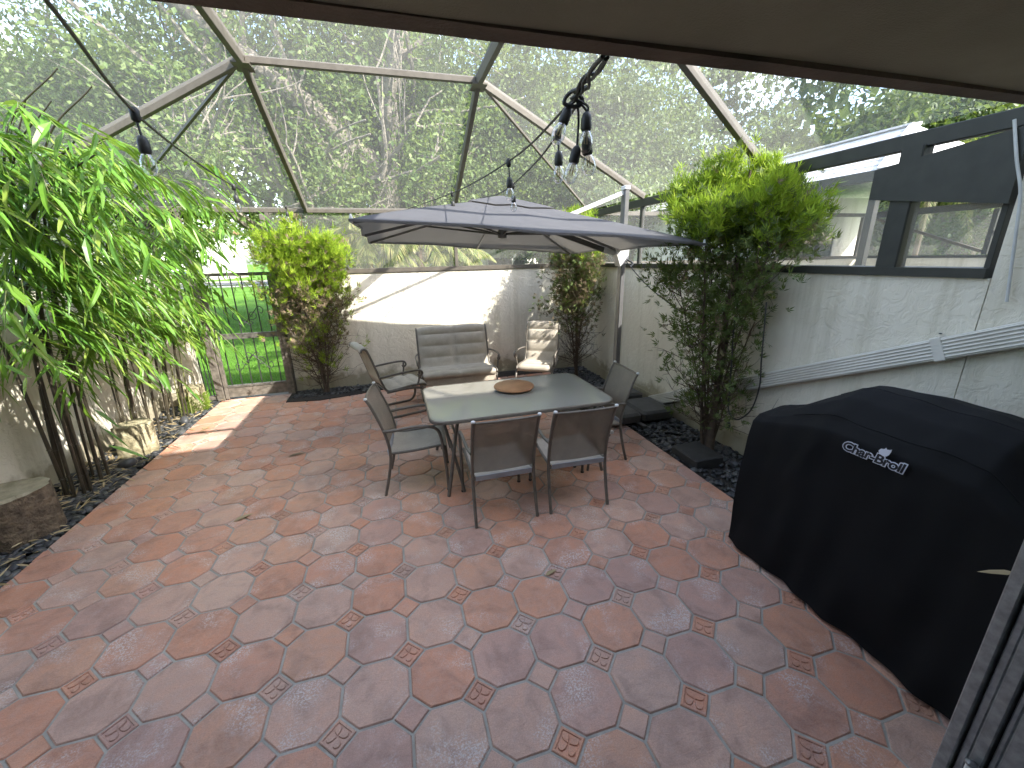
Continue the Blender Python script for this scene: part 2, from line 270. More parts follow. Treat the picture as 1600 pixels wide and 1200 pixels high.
# ------------------------------------------------------------------ mesh helpers
def V3(*a): return np.array(a, float)
def spl(pts, n=8):
    p = np.array(pts, float); P = np.vstack([2*p[0]-p[1], p, 2*p[-1]-p[-2]]); o = []
    for i in range(1, len(P)-2):
        a, b, c, d = P[i-1], P[i], P[i+1], P[i+2]
        for k in range(n):
            t = k/n; o.append(.5*((2*b)+(c-a)*t+(2*a-5*b+4*c-d)*t*t+(3*b-a-3*c+d)*t**3))
    o.append(p[-1]); return np.array(o)
class MB:
    def __init__(s): s.v = []; s.f = []; s.n = 0
    def add(s, v, f):
        v = [tuple(map(float, x)) for x in v]
        s.v += v; s.f += [tuple(i+s.n for i in q) for q in f]; s.n += len(v); return s
    def box(s, x0, x1, y0, y1, z0, z1):
        return s.add([(x0,y0,z0),(x1,y0,z0),(x1,y1,z0),(x0,y1,z0),(x0,y0,z1),(x1,y0,z1),(x1,y1,z1),(x0,y1,z1)],
                     [(3,2,1,0),(4,5,6,7),(0,1,5,4),(1,2,6,5),(2,3,7,6),(3,0,4,7)])
    def bbox(s, x0, x1, y0, y1, z0, z1, b=.004):   # box with chamfered top and vertical edges
        P = [(x0+b,y0),(x1-b,y0),(x1,y0+b),(x1,y1-b),(x1-b,y1),(x0+b,y1),(x0,y1-b),(x0,y0+b)]
        cx, cy = (x0+x1)/2, (y0+y1)/2
        def ins(p): return (p[0]+(b if p[0] < cx else -b), p[1]+(b if p[1] < cy else -b))
        v = [(x, y, z0) for x, y in P]+[(x, y, z1-b) for x, y in P]+[(*ins(p), z1) for p in P]
        f = [tuple(range(7, -1, -1)), tuple(range(16, 24))]
        for k in range(8):
            j = (k+1) % 8; f += [(k, j, 8+j, 8+k), (8+k, 8+j, 16+j, 16+k)]
        return s.add(v, f)
    def beam(s, p, q, w, h, up=(0, 0, 1)):
        p, q = V3(*p), V3(*q); d = (q-p)/np.linalg.norm(q-p); u = V3(*up); sd = np.cross(d, u)
        if np.linalg.norm(sd) < 1e-6: sd = np.cross(d, V3(0, 1, 0))
        sd /= np.linalg.norm(sd); u = np.cross(sd, d); b = min(w, h)*.08
        pr = [(-w/2+b,-h/2),(w/2-b,-h/2),(w/2,-h/2+b),(w/2,h/2-b),(w/2-b,h/2),(-w/2+b,h/2),(-w/2,h/2-b),(-w/2,-h/2+b)]
        v = [e+sd*a+u*c for e in (p, q) for a, c in pr]
        f = [tuple(range(8)), tuple(range(15, 7, -1))]+[(k, 8+k, 8+(k+1) % 8, (k+1) % 8) for k in range(8)]
        return s.add(v, f)
    def tube(s, pts, r, n=8, flat=1.0):
        p = np.array(pts, float); m = len(p); rs = np.full(m, r, float) if np.isscalar(r) else np.array(r, float)
        T = np.gradient(p, axis=0); T /= np.linalg.norm(T, axis=1)[:, None]+1e-12
        a = V3(0, 0, 1) if abs(T[0][2]) < .9 else V3(0, 1, 0); x = np.cross(T[0], a); x /= np.linalg.norm(x)
        ang = np.arange(n)*2*math.pi/n; v = []
        for k in range(m):
            x = x-T[k]*(x@T[k]); x /= np.linalg.norm(x)+1e-12; y = np.cross(T[k], x)
            for t in ang: v.append(p[k]+rs[k]*(math.cos(t)*x+flat*math.sin(t)*y))
        f = [(k*n+i, k*n+(i+1) % n, (k+1)*n+(i+1) % n, (k+1)*n+i) for k in range(m-1) for i in range(n)]
        f += [tuple(range(n-1, -1, -1)), tuple((m-1)*n+i for i in range(n))]
        return s.add(v, f)
    def lathe(s, prof, n=24, c=(0, 0, 0)):
        m = len(prof); v = [(c[0]+r*math.cos(2*math.pi*i/n), c[1]+r*math.sin(2*math.pi*i/n), c[2]+z) for r, z in prof for i in range(n)]
        f = [(k*n+i, k*n+(i+1) % n, (k+1)*n+(i+1) % n, (k+1)*n+i) for k in range(m-1) for i in range(n)]
        f += [tuple(range(n-1, -1, -1)), tuple((m-1)*n+i for i in range(n))]
        return s.add(v, f)
    def prism(s, poly, z0, z1):
        k = len(poly); return s.add([(x, y, z0) for x, y in poly]+[(x, y, z1) for x, y in poly],
            [tuple(range(k-1, -1, -1)), tuple(range(k, 2*k))]+[(i, (i+1) % k, k+(i+1) % k, k+i) for i in range(k)])
    def grid(s, fn, nu, nv, thick=0.0):
        g = [[V3(*fn(i/nu, j/nv)) for j in range(nv+1)] for i in range(nu+1)]
        v = [x for r_ in g for x in r_]; id_ = lambda i, j: i*(nv+1)+j
        f = [(id_(i, j), id_(i+1, j), id_(i+1, j+1), id_(i, j+1)) for i in range(nu) for j in range(nv)]
        if thick:
            A = np.array(g); du = np.gradient(A, axis=0); dv = np.gradient(A, axis=1); nn = np.cross(du, dv); nn /= np.linalg.norm(nn, axis=2)[..., None]+1e-12
            B = A-nn*thick; o = len(v); v += [x for r_ in B for x in r_]
            f += [tuple(o+k for k in reversed(q)) for q in f[:nu*nv]]
            per = [id_(i, 0) for i in range(nu)]+[id_(nu, j) for j in range(nv)]+[id_(i, nv) for i in range(nu, 0, -1)]+[id_(0, j) for j in range(nv, 0, -1)]
            f += [(per[k], o+per[k], o+per[(k+1) % len(per)], per[(k+1) % len(per)]) for k in range(len(per))]
        return s.add(v, f)
    def mesh(s, name, smooth=False):
        me = bpy.data.meshes.new(name); me.from_pydata(s.v, [], s.f); me.validate()
        if smooth: me.shade_smooth()
        return me
    def build(s, name, mat, parent=None, smooth=False, **kw):
        o = bpy.data.objects.new(name, s.mesh(name, smooth)); COL.objects.link(o)
        o.data.materials.append(mat if not isinstance(mat, str) else MT[mat])
        if smooth:
            o.data.set_sharp_from_angle(angle=R(50))
        if parent: o.parent = parent
        for k, v in kw.items(): o[k] = v
        return o
def npmesh(name, verts, faces_flat, nper, mat, parent=None, smooth=False, **kw):
    verts = np.asarray(verts, np.float32).reshape(-1, 3); ff = np.asarray(faces_flat, np.int32).ravel(); k = len(ff)//nper
    me = bpy.data.meshes.new(name); me.vertices.add(len(verts)); me.vertices.foreach_set('co', verts.ravel())
    me.loops.add(len(ff)); me.loops.foreach_set('vertex_index', ff)
    me.polygons.add(k); me.polygons.foreach_set('loop_start', np.arange(k, dtype=np.int32)*nper)
    me.polygons.foreach_set('loop_total', np.full(k, nper, np.int32)); me.update(calc_edges=True)
    if smooth: me.shade_smooth()
    o = bpy.data.objects.new(name, me); COL.objects.link(o); me.materials.append(MT[mat] if isinstance(mat, str) else mat)
    if parent: o.parent = parent
    for a, v in kw.items(): o[a] = v
    return o
def thing(name, label, cat, loc=(0, 0, 0), rz=0.0, group=None):
    o = bpy.data.objects.new(name, None); COL.objects.link(o); o.location = loc; o.rotation_euler = (0, 0, rz)
    o.empty_display_size = .1
    o['label'] = label; o['category'] = cat
    if group: o['group'] = group
    return o
def tag(o, label, cat, group=None):
    o['label'] = label; o['category'] = cat
    if group: o['group'] = group
    return o
def struct(o): o['kind'] = 'structure'; return o
def copy_tree(o, parent=None):
    c = o.copy(); COL.objects.link(c); c.parent = parent
    for ch in list(o.children): copy_tree(ch, c)
    return c
def unit(a): return a/(np.linalg.norm(a, axis=-1, keepdims=True)+1e-12)
def rvec(n): return unit(RNG.normal(size=(n, 3)))
def leaf_cards(P, D, Nn, Ln, Wd, fold=.18):
    """diamond leaves: base, left, tip, right with a folded midrib; returns verts, faces (quads as 2 tris)"""
    P, D, Nn = map(lambda a: np.asarray(a, float), (P, D, Nn)); D = unit(D); S = unit(np.cross(D, Nn)); U = np.cross(S, D)
    Ln = np.asarray(Ln)[:, None]; Wd = np.asarray(Wd)[:, None]
    a = P; b = P+D*Ln*.45+S*Wd*.5+U*Wd*fold; c = P+D*Ln; d = P+D*Ln*.45-S*Wd*.5+U*Wd*fold
    v = np.stack([a, b, c, d], 1).reshape(-1, 3); k = np.arange(len(P))[:, None]*4
    f = np.concatenate([k+np.array([[0, 2, 1]]), k+np.array([[0, 3, 2]])], 1).reshape(-1, 3)
    return v, f
def lance_cards(P, D, Nn, Ln, Wd, droop=.25):
    P, D, Nn = map(lambda a: np.asarray(a, float), (P, D, Nn)); D = unit(D); S = unit(np.cross(D, Nn)); U = np.cross(S, D)
    Ln = np.asarray(Ln)[:, None]; Wd = np.asarray(Wd)[:, None]; g = np.array([[0, 0, -1.0]])
    def at(t): return P+D*Ln*t+g*Ln*droop*t*t
    m1, m2 = at(.3), at(.68)
    v = np.stack([at(0), m1+S*Wd*.5+U*Wd*.12, m1-U*Wd*.05, m1-S*Wd*.5+U*Wd*.12, m2+S*Wd*.36+U*Wd*.1, m2-U*Wd*.05, m2-S*Wd*.36+U*Wd*.1, at(1)], 1).reshape(-1, 3)
    k = np.arange(len(P))[:, None]*8
    T = [(0,2,1),(0,3,2),(1,2,5),(1,5,4),(2,3,6),(2,6,5),(4,5,7),(5,6,7)]
    f = np.concatenate([k+np.array([q]) for q in T], 1).reshape(-1, 3)
    return v, f
def ico():
    t = (1+5**.5)/2; v = unit(np.array([(-1,t,0),(1,t,0),(-1,-t,0),(1,-t,0),(0,-1,t),(0,1,t),(0,-1,-t),(0,1,-t),(t,0,-1),(t,0,1),(-t,0,-1),(-t,0,1)], float))
    f = [(0,11,5),(0,5,1),(0,1,7),(0,7,10),(0,10,11),(1,5,9),(5,11,4),(11,10,2),(10,7,6),(7,1,8),(3,9,4),(3,4,2),(3,2,6),(3,6,8),(3,8,9),(4,9,5),(2,4,11),(6,2,10),(8,6,7),(9,8,1)]
    V = [tuple(x) for x in v]; cache = {}; F = []
    def mid(a, b):
        k = (min(a, b), max(a, b))
        if k not in cache:
            m = (np.array(V[a])+np.array(V[b])); m /= np.linalg.norm(m); V.append(tuple(m)); cache[k] = len(V)-1
        return cache[k]
    for a, b, c in f:
        x, y, z = mid(a, b), mid(b, c), mid(c, a); F += [(a, x, z), (b, y, x), (c, z, y), (x, y, z)]
    return np.array(V), np.array(F)
IV, IF = ico()
def scatter_stones(name, pts, sizes, mat, parent=None, flat=.45, **kw):
    n = len(pts); rot = RNG.uniform(0, 2*math.pi, n); asp = RNG.uniform(.6, 1, n)
    b = IV[None]*(1+.18*np.sin(IV[None]*3+RNG.uniform(0, 6, (n, 1, 3))))
    b = b*np.stack([sizes, sizes*asp, sizes*flat*RNG.uniform(.7, 1.2, n)], 1)[:, None, :]
    c, s = np.cos(rot)[:, None], np.sin(rot)[:, None]; tl = RNG.normal(0, .25, (n, 2))
    x = b[..., 0]*c-b[..., 1]*s; y = b[..., 0]*s+b[..., 1]*c; z = b[..., 2]+x*tl[:, :1]+y*tl[:, 1:]
    v = np.stack([x, y, z], 2)+np.asarray(pts)[:, None, :]
    f = IF[None]+np.arange(n)[:, None, None]*len(IV)
    return npmesh(name, v, f, 3, mat, parent, True, **kw)

# ================================================================== SETTING
g = MB(); S_ = 900; g.add([(-S_, -S_, -.06), (S_, -S_, -.06), (S_, S_, -.06), (-S_, S_, -.06)], [(0, 1, 2, 3)]); lawn = struct(g.build('lawn', 'lawn'))
# grass blades seen through the gate
n = 16000; P = np.stack([RNG.uniform(-8.5, -1.0, n), 7.3+14*RNG.random(n)**1.6, np.full(n, -.06)], 1)
D = np.stack([RNG.normal(0, .35, n), RNG.normal(0, .35, n), np.ones(n)], 1)
v, f = leaf_cards(P, D, rvec(n), RNG.uniform(.05, .10, n), RNG.uniform(.008, .014, n)); gr = npmesh('grass', v, f, 3, 'grassblade'); gr['kind'] = 'stuff'; gr['label'] = 'short bright grass of the lawn beyond the gate'; gr['category'] = 'grass'
# street beyond the lawn
struct(MB().box(-120, 120, 48, 56, -.1, -.045).build('road', 'asphalt'))
struct(MB().box(-120, 120, 47.6, 47.98, -.1, .07).build('kerb', 'kerb'))
struct(MB().box(-120, 120, 56.02, 56.4, -.1, .07).build('kerb', 'kerb'))
struct(MB().box(-120, 120, 44.5, 46.3, -.1, -.03).build('pavement', 'kerb'))

# ---- patio floor with octagons and small squares
XL, XR, YN, YF = -2.66, 2.61, 0.42, 6.98
PI_ = .32009; S00 = (-.42644, 1.76978)
patio = struct(MB().box(XL-.004, XR+.004, YN-.3, YF+.03, -.09, -.0075).build('patio_floor', 'grout'))
def clip(poly, box):
    x0, x1, y0, y1 = box
    for ax, lim, sgn in ((0, x0, 1), (0, x1, -1), (1, y0, 1), (1, y1, -1)):
        o = []
        for k in range(len(poly)):
            a, b = poly[k], poly[(k+1) % len(poly)]; da, db = sgn*(a[ax]-lim), sgn*(b[ax]-lim)
            if da >= 0: o.append(a)
            if (da >= 0) != (db >= 0):
                t = da/(da-db); o.append((a[0]+t*(b[0]-a[0]), a[1]+t*(b[1]-a[1])))
        poly = o
        if len(poly) < 3: return []
    return poly
def area(p): return .5*abs(sum(p[k][0]*p[(k+1) % len(p)][1]-p[(k+1) % len(p)][0]*p[k][1] for k in range(len(p))))
def tile_geo(mb, poly, cx=0, cy=0, z=0, ins=.0045, jit=0.0):
    k = len(poly); mx = sum(p[0] for p in poly)/k; my = sum(p[1] for p in poly)/k; top = []
    for x, y in poly:
        d = math.hypot(x-mx, y-my)+1e-9; s = max(.3, (d-ins*1.1)/d); top.append((mx+(x-mx)*s, my+(y-my)*s))
    v = [(x-cx, y-cy, -.012) for x, y in poly]+[(x-cx, y-cy, z-.005) for x, y in poly]+[(x-cx, y-cy, z) for x, y in top]
    f = [tuple(range(2*k, 3*k))]
    for i in range(k):
        j = (i+1) % k; f += [(i, j, k+j, k+i), (k+i, k+j, 2*k+j, 2*k+i)]
    mb.add(v, f)
h_ = PI_/2-.0068; q_ = (.055+.0125)*math.sqrt(2); e_ = PI_-q_   # octagon half width; where the corner is cut
cut = PI_-q_-h_                                                     # offset along the flat
OCT = [(h_, -cut), (h_, cut), (cut, h_), (-cut, h_), (-h_, cut), (-h_, -cut), (-cut, -h_), (cut, -h_)]
sq_ = .0555*math.sqrt(2); SQ = [(sq_, 0), (0, sq_), (-sq_, 0), (0, -sq_)]
def octmesh(seed):
    rn = random.Random(seed); mb = MB(); tile_geo(mb, [(x+rn.uniform(-.0022, .0022), y+rn.uniform(-.0022, .0022)) for x, y in OCT]); me = mb.mesh('octagon_tile'); me.materials.append(MT['tile']); return me
OM = [octmesh(k) for k in range(10)]
mb = MB(); tile_geo(mb, SQ); PLAIN = mb.mesh('square_tile'); PLAIN.materials.append(MT['tile'])
def decor():
    mb = MB(); a = .0555; 
    def rot(p, ang): return (p[0]*math.cos(ang)-p[1]*math.sin(ang), p[0]*math.sin(ang)+p[1]*math.cos(ang))
    r45 = lambda p: rot(p, math.pi/4)
    o = [(-a,-a),(a,-a),(a,a),(-a,a)]; i1 = [(x*.93, y*.93) for x, y in o]; i2 = [(x*.80, y*.80) for x, y in o]; i3 = [(x*.76, y*.76) for x, y in o]
    v = [(*r45(p), -.012) for p in o]+[(*r45(p), -.004) for p in o]+[(*r45(p), 0) for p in i1]+[(*r45(p), 0) for p in i2]+[(*r45(p), -.0058) for p in i3]
    f = [(16, 17, 18, 19)]
    for b in range(0, 16, 4):
        for k in range(4): j = (k+1) % 4; f.append((b+k, b+j, b+4+j, b+4+k))
    mb.add(v, f)
    for k in range(4):
        ang = k*math.pi/2
        pr = [(.003, 0), (.020, .0125), (.035, .0170), (.045, .0110), (.049, 0), (.045, -.0110), (.035, -.0170), (.020, -.0125)]
        lo = [(*rot(p, ang), -.006) for p in pr]; hi = [(*rot((.027+(p[0]-.027)*.86, p[1]*.84), ang), .0002) for p in pr]
        m = 8; mb.add(lo+hi, [tuple(range(m, 2*m))]+[(i, (i+1) % m, m+(i+1) % m, m+i) for i in range(m)])
    me = mb.mesh('relief_tile'); me.materials.append(MT['tile']); return me
DEC = decor()
BOX = (XL, XR, YN, YF); octs = []; sqs = []
for i in range(-12, 14):
    for j in range(-8, 20):
        c = (S00[0]+(i+.5)*PI_, S00[1]+(j+.5)*PI_)
        p = clip([(c[0]+x, c[1]+y) for x, y in OCT], BOX)
        if p and area(p) > .004: octs.append((c, p, area(p) > .0815))
        c = (S00[0]+i*PI_, S00[1]+j*PI_); p = clip([(c[0]+x, c[1]+y) for x, y in SQ], BOX)
        if p and area(p) > .0012: sqs.append((c, p, area(p) > .0121, (i+j) % 2))
dist = lambda c: c[0]**2*.8+c[1]**2
octs.sort(key=lambda t: dist(t[0])); sqs.sort(key=lambda t: dist(t[0]))
def put(me, c, name, flat=True, turn=0.0):
    o = bpy.data.objects.new(name, me); COL.objects.link(o); o.parent = patio
    o.location = (c[0], c[1], random.uniform(-.0014, .0012)); o.rotation_euler = (random.gauss(0, .003), random.gauss(0, .003), turn); return o
far_ = MB()
for k, (c, p, full) in enumerate(octs):
    if k < 300:
        if full: put(random.choice(OM), c, 'octagon_tile', turn=random.randrange(4)*math.pi/2+random.gauss(0, .006))
        else:
            mb = MB(); tile_geo(mb, p, *c); me = mb.mesh('octagon_tile'); me.materials.append(MT['tile']); put(me, c, 'octagon_tile')
    else: tile_geo(far_, p)
for k, (c, p, full, dec) in enumerate(sqs):
    if k < 300:
        if full: put(DEC if dec else PLAIN, c, 'relief_tile' if dec else 'square_tile', turn=random.randrange(4)*math.pi/2+random.gauss(0, .012))
        else:
            mb = MB(); tile_geo(mb, p, *c); me = mb.mesh('square_tile'); me.materials.append(MT['tile']); put(me, c, 'square_tile')
    else: tile_geo(far_, p)
if far_.n: far_.build('far_tiles', 'tile_i', patio, kind='stuff')

# ---- planting beds
struct(MB().box(-3.3, XL-.006, -.3, 6.98, -.10, -.035).build('planting_bed', 'mulch'))
struct(MB().box(XR+.006, 3.36, -.3, 7.05, -.10, -.03).build('planting_bed', 'mulch'))
n = 15
pts = [(-1.68, 6.52), (-1.2, 6.44), (-.7, 6.55), (-.35, 6.66), (.2, 6.72), (2.6, 6.75), (2.6, 7.04), (-1.68, 7.04)]
fb = struct(MB().prism(pts, -.05, .014).build('planting_bed', 'mulch'))
def bedpts(n, x0, x1, y0, y1, z=-.02, zz=.02):
    return np.stack([RNG.uniform(x0, x1, n), RNG.uniform(y0, y1, n), z+RNG.uniform(0, zz, n)], 1)
p = bedpts(3000, -3.28, XL-.02, 1.2, 6.95); o = scatter_stones('river_pebbles', p, RNG.uniform(.018, .045, len(p)), 'pebble', kind='stuff'); tag(o, 'dark rounded river pebbles filling the bed under the bamboo', 'pebbles')
p = bedpts(1900, XR+.03, 3.33, 1.9, 6.9, -.025); o = scatter_stones('dark_pebbles', p, RNG.uniform(.016, .04, len(p)), 'pebble', kind='stuff'); tag(o, 'black pebbles filling the bed along the downspout wall', 'pebbles')
p = bedpts(420, -1.62, .2, 6.62, 7.0, .012); o = scatter_stones('bed_pebbles', p, RNG.uniform(.014, .032, len(p)), 'pebble', kind='stuff'); tag(o, 'dark pebbles in the small bed below the sunlit wall', 'pebbles')
def stone(x, y, s, label):
    o = scatter_stones('boulder', np.array([(x, y, .03)]), np.array([s]), 'pebble', None, .8); tag(o, label, 'stone')
stone(-2.82, 4.83, .10, 'round grey stone at the foot of the bamboo beside the paving')
stone(-2.80, 6.05, .085, 'grey stone beside the moss-covered stump')
# dry leaves and litter
def litter(n, x0, x1, y0, y1, z, nm, lab):
    P = bedpts(n, x0, x1, y0, y1, z, .02); a = RNG.uniform(0, 6.28, n); D = np.stack([np.cos(a), np.sin(a), RNG.normal(0, .12, n)], 1)
    v, f = lance_cards(P, D, np.tile([[0, 0, 1.]], (n, 1))+RNG.normal(0, .3, (n, 3)), RNG.uniform(.07, .19, n), RNG.uniform(.008, .02, n), .03); o = npmesh(nm, v, f, 3, 'drybamboo'); o['kind'] = 'stuff'; tag(o, lab, 'leaf litter')
litter(420, -3.25, -2.68, 2.4, 6.9, .02, 'leaf_litter', 'dry fallen bamboo leaves on the pebbles')
def fallen(x, y, a, l, lab, mat='drybamboo'):
    v, f = lance_cards([(x, y, .006)], [(math.cos(a), math.sin(a), .1)], [(0, 0, 1)], [l], [l*.3], .08); o = npmesh('fallen_leaf', v, f, 3, mat); tag(o, lab, 'leaf')
fallen(-1.42, 3.38, .5, .15, 'single yellow fallen leaf on the tiles')
fallen(-1.25, 4.52, .2, .17, 'thin brown leaf lying on the tiles near the sunlit patch', 'jun_brown')
fallen(.78, 2.07, .3, .10, 'small curled pale leaf on the tiles in the middle foreground')
for k, (x, y) in enumerate([(-2.5, 5.62), (-2.45, 5.7), (-2.55, 5.72), (-2.4, 5.75), (-2.5, 5.8)]):
    v, f = lance_cards([(x, y, .006)], [(math.cos(k*1.3), math.sin(k*1.3), .08)], [(0, 0, 1)], [.12], [.03], .05); o = npmesh('fallen_leaf', v, f, 3, 'drybamboo'); tag(o, 'dry tan leaf in the small heap on the sunlit tiles', 'leaf', 'leaf heap on the sunlit tiles')

# ---- boundary walls
H_ = 1.85
w = thing('boundary_wall', 'cream stucco wall behind the loveseat, sunlit across its upper half', 'wall', (0, 7.05, 0))
def wallgrid(mb, fn, nu, nv): mb.grid(fn, nu, nv)
mb = MB().box(-1.62, 3.62, 0, .2, -.1, H_-.03); mb.build('wall_body', 'stucco', w)
MB().box(-1.64, 3.64, -.02, .22, H_-.028, H_+.035).build('coping', 'bronze', w)
w = thing('boundary_wall', 'shaded cream stucco wall carrying the white downspout', 'wall', (3.4, 0, 0))
MB().box(0, .2, 1.62, 7.046, -.1, H_-.03).build('wall_body', 'stucco', w)
MB().box(-.025, .22, 1.64, 7.02, H_-.028, H_+.03).build('coping', 'shadebronze', w)
MB().box(-.028, -.001, 2.0, 7.0, -.05, .115).build('base_trim', 'stucco', w)
MB().box(-.032, -.0285, 2.0, 7.0, .118, .128).build('trim_lip', 'stucco', w)
w = thing('boundary_wall', 'cream stucco wall behind the bamboo', 'wall', (-3.3, 0, 0))
MB().box(-.2, 0, -1, 7.1, -.1, H_-.03).build('wall_body', 'stucco', w)
MB().box(-.22, .02, -1, 7.12, H_-.028, H_+.035).build('coping', 'bronze', w)
tag(MB().bbox(-3.296, -2.90, 6.86, 7.1, -.06, H_+.03, .01).build('wall_pier', 'stucco'), 'bright cream pier left of the gate', 'pier')

# ---- the house the camera stands in
hs = thing('townhouse', 'house with the low porch eave overhead in shade', 'house', (0, 0, 0))
MB().box(3.4, 3.6, -4, 1.615, -.1, 2.7).build('side_wall', 'stucco', hs)
MB().box(-6.5, 12.5, -.25, .30, 2.72, 5.82).build('upper_wall', 'stucco', hs)
MB().box(-6.6, -1.4, -.1, .2, -.1, 2.5).build('front_wall', 'stucco', hs)
MB().box(1.5, 3.39, -.1, .2, -.1, 2.5).build('front_wall', 'stucco', hs)
MB().box(-6.5, 12.5, -4.2, -4, -.1, 6.0).build('back_wall', 'stucco', hs)
MB().box(-6.7, -6.5, -4.2, .3, -.1, 6.0).build('end_wall', 'stucco', hs)
MB().box(-6.5, 3.39, -3.99, .10, -.1, -.02).build('room_floor', 'kerb', hs)
MB().add([(-6.9, .42, 5.80), (12.7, .42, 5.80), (12.7, -2, 6.9), (-6.9, -2, 6.9), (-6.9, -4.6, 5.9), (12.7, -4.6, 5.9)], [(0, 1, 2, 3), (3, 2, 5, 4), (0, 4, 5, 1), (0, 3, 4), (1, 5, 2)]).build('upper_roof', 'shingle', hs)
EY, EZ = 1.055, 2.45
sf = MB().grid(lambda a, b: (-6.5+19*a, -4+(EY-.055+4)*b, EZ+.016+.004*math.sin(a*50)*b), 40, 4, 0.0).build('soffit', 'soffit', hs)
MB().box(-6.5, 12.5, EY-.62, EY-.602, EZ+.004, EZ+.014).build('soffit_seam', 'soffit', hs)
# wavy timber fascia, drip edge and shingle tabs
def fas(mb, y0, y1, z0, z1, amp):
    xs = np.linspace(-6.5, 12.5, 330); wob = np.cumsum(RNG.normal(0, 1, 330)); wob = (wob-np.linspace(wob[0], wob[-1], 330)); wob = wob/np.abs(wob).max()*amp
    v = []; f = []
    for k, x in enumerate(xs): v += [(x, y0, z0+wob[k]), (x, y1, z0+wob[k]*.7), (x, y1, z1), (x, y0, z1)]
    for k in range(len(xs)-1):
        a, b = 4*k, 4*k+4; f += [(a+i, a+(i+1) % 4, b+(i+1) % 4, b+i) for i in range(4)]
    return mb.add(v, f)
fas(MB(), EY-.055, EY-.002, EZ, EZ+.17, .009).build('fascia', 'fascia', hs)
MB().add([(-6.5, EY+.012, EZ+.15), (12.5, EY+.012, EZ+.15), (12.5, .302, EZ+.42), (-6.5, .302, EZ+.42), (-6.5, EY+.012, EZ+.172), (12.5, EY+.012, EZ+.172), (12.5, .302, EZ+.44), (-6.5, .302, EZ+.44)], [(0, 3, 2, 1), (4, 5, 6, 7), (0, 1, 5, 4)]).build('porch_roof', 'shingle', hs)
# white cable on the wall corner
mb = MB(); mb.tube(spl([(3.352, 1.70, 2.66), (3.352, 1.64, 2.45), (3.352, 1.585, 2.28), (3.352, 1.55, 2.06), (3.352, 1.50, 1.7)], 8), .008, 8); tag(mb.build('cable', 'cable_w', None, True), 'thin white cable hanging down the wall at the right edge', 'cable')

# ---- screen enclosure
ce = thing('screen_enclosure', 'bronze aluminium pool-cage frame with insect screens over the patio', 'screen enclosure')
ZB, ZT, YB = 2.74, 3.77, 4.92
BW = .05
for sx in (-1.09, 1.09):
    MB().beam((sx, 7.10, ZB), (sx, YB, ZT), BW, .11).beam((sx, YB+.03, ZT-.005), (sx, .32, ZT+.01), BW, .12).build('rafter', 'bronze', ce)
    MB().box(sx-.075, sx+.075, YB-.11, YB+.10, ZT-.065, ZT-.05).build('gusset', 'bronze', ce)
MB().beam((-1.06, YB, ZT), (1.06, YB, ZT), .05, .06).build('purlin', 'bronze', ce)
MB().beam((-1.06, 2.6, ZT), (1.06, 2.6, ZT), .05, .06).build('purlin', 'bronze', ce)
for sx, xe in ((-1, -3.32), (1, 3.44)):
    MB().beam((sx*1.115, YB, ZT-.01), (xe, 5.38, ZB+.02), .05, .08).build('side_beam', 'bronze', ce)
    MB().beam((sx*1.115, YB-.02, ZT-.03), (xe, 7.08, ZB+.02), .03, .03).build('brace', 'bronze', ce)
    MB().beam((sx*1.115, 2.62, ZT-.01), (xe, 3.45, ZB+.04), .05, .08).build('side_beam', 'bronze', ce)
    MB().beam((xe, 7.06, ZB-.04 if sx < 0 else 2.68), (xe, .32, ZB-.04 if sx < 0 else 2.68), .06, .10).build('side_rail', 'bronze' if sx < 0 else 'shadebronze', ce)
MB().beam((-3.30, 7.12, ZB-.01), (3.42, 7.12, ZB-.01), .05, .07).build('front_rail', 'bronze', ce)
for x in (-2.72, -1.62, 1.09, 3.43): MB().beam((x, 7.12, H_+.03 if x > -1 else .0), (x, 7.12, ZB-.045), .05, .05).build('post', 'bronze', ce)
MB().beam((3.44, 5.38, H_+.03), (3.44, 5.38, ZB-.10), .05, .05, (0, 1, 0)).build('post', 'shadebronze', ce)
MB().beam((3.44, 2.19, H_+.03), (3.44, 2.19, ZB-.10), .10, .135, (0, 1, 0)).build('post', 'shadebronze', ce)
MB().beam((3.44, 3.75, H_+.03), (3.44, 3.75, ZB-.10), .04, .04, (0, 1, 0)).build('post', 'shadebronze', ce)
MB().beam((-3.34, 5.38, H_+.03), (-3.34, 5.38, ZB-.10), .05, .05, (0, 1, 0)).build('post', 'bronze', ce)
MB().beam((-3.34, 3.0, H_+.03), (-3.34, 3.0, ZB-.10), .05, .05, (0, 1, 0)).build('post', 'bronze', ce)
# dark header where the cage meets the house
MB().add([(3.368, 2.38, 2.34), (3.368, 2.38, 2.535), (3.368, 1.63, 2.625), (3.368, 1.63, 2.23), (3.46, 2.38, 2.34), (3.46, 2.38, 2.535), (3.46, 1.63, 2.625), (3.46, 1.63, 2.23)], [(0, 1, 2, 3), (7, 6, 5, 4), (0, 4, 5, 1), (1, 5, 6, 2), (2, 6, 7, 3), (3, 7, 4, 0)]).build('header', 'shadebronze', ce)
MB().beam((3.44, 1.66, H_+.03), (3.44, 1.66, 2.3), .05, .03, (0, 1, 0)).build('jamb', 'shadebronze', ce)
def panel(a, b, c, d): MB().add([a, b, c, d], [(0, 1, 2, 3)]).build('screen_panel', 'screen', ce)
zz = ZB-.01
panel((-1.09, 7.12, zz), (1.09, 7.12, zz), (1.09, YB, ZT+.02), (-1.09, YB, ZT+.02))
panel((-1.09, YB, ZT+.02), (1.09, YB, ZT+.02), (1.09, 2.6, ZT+.02), (-1.09, 2.6, ZT+.02))
panel((-1.09, 2.6, ZT+.02), (1.09, 2.6, ZT+.02), (1.09, .31, ZT+.02), (-1.09, .31, ZT+.02))
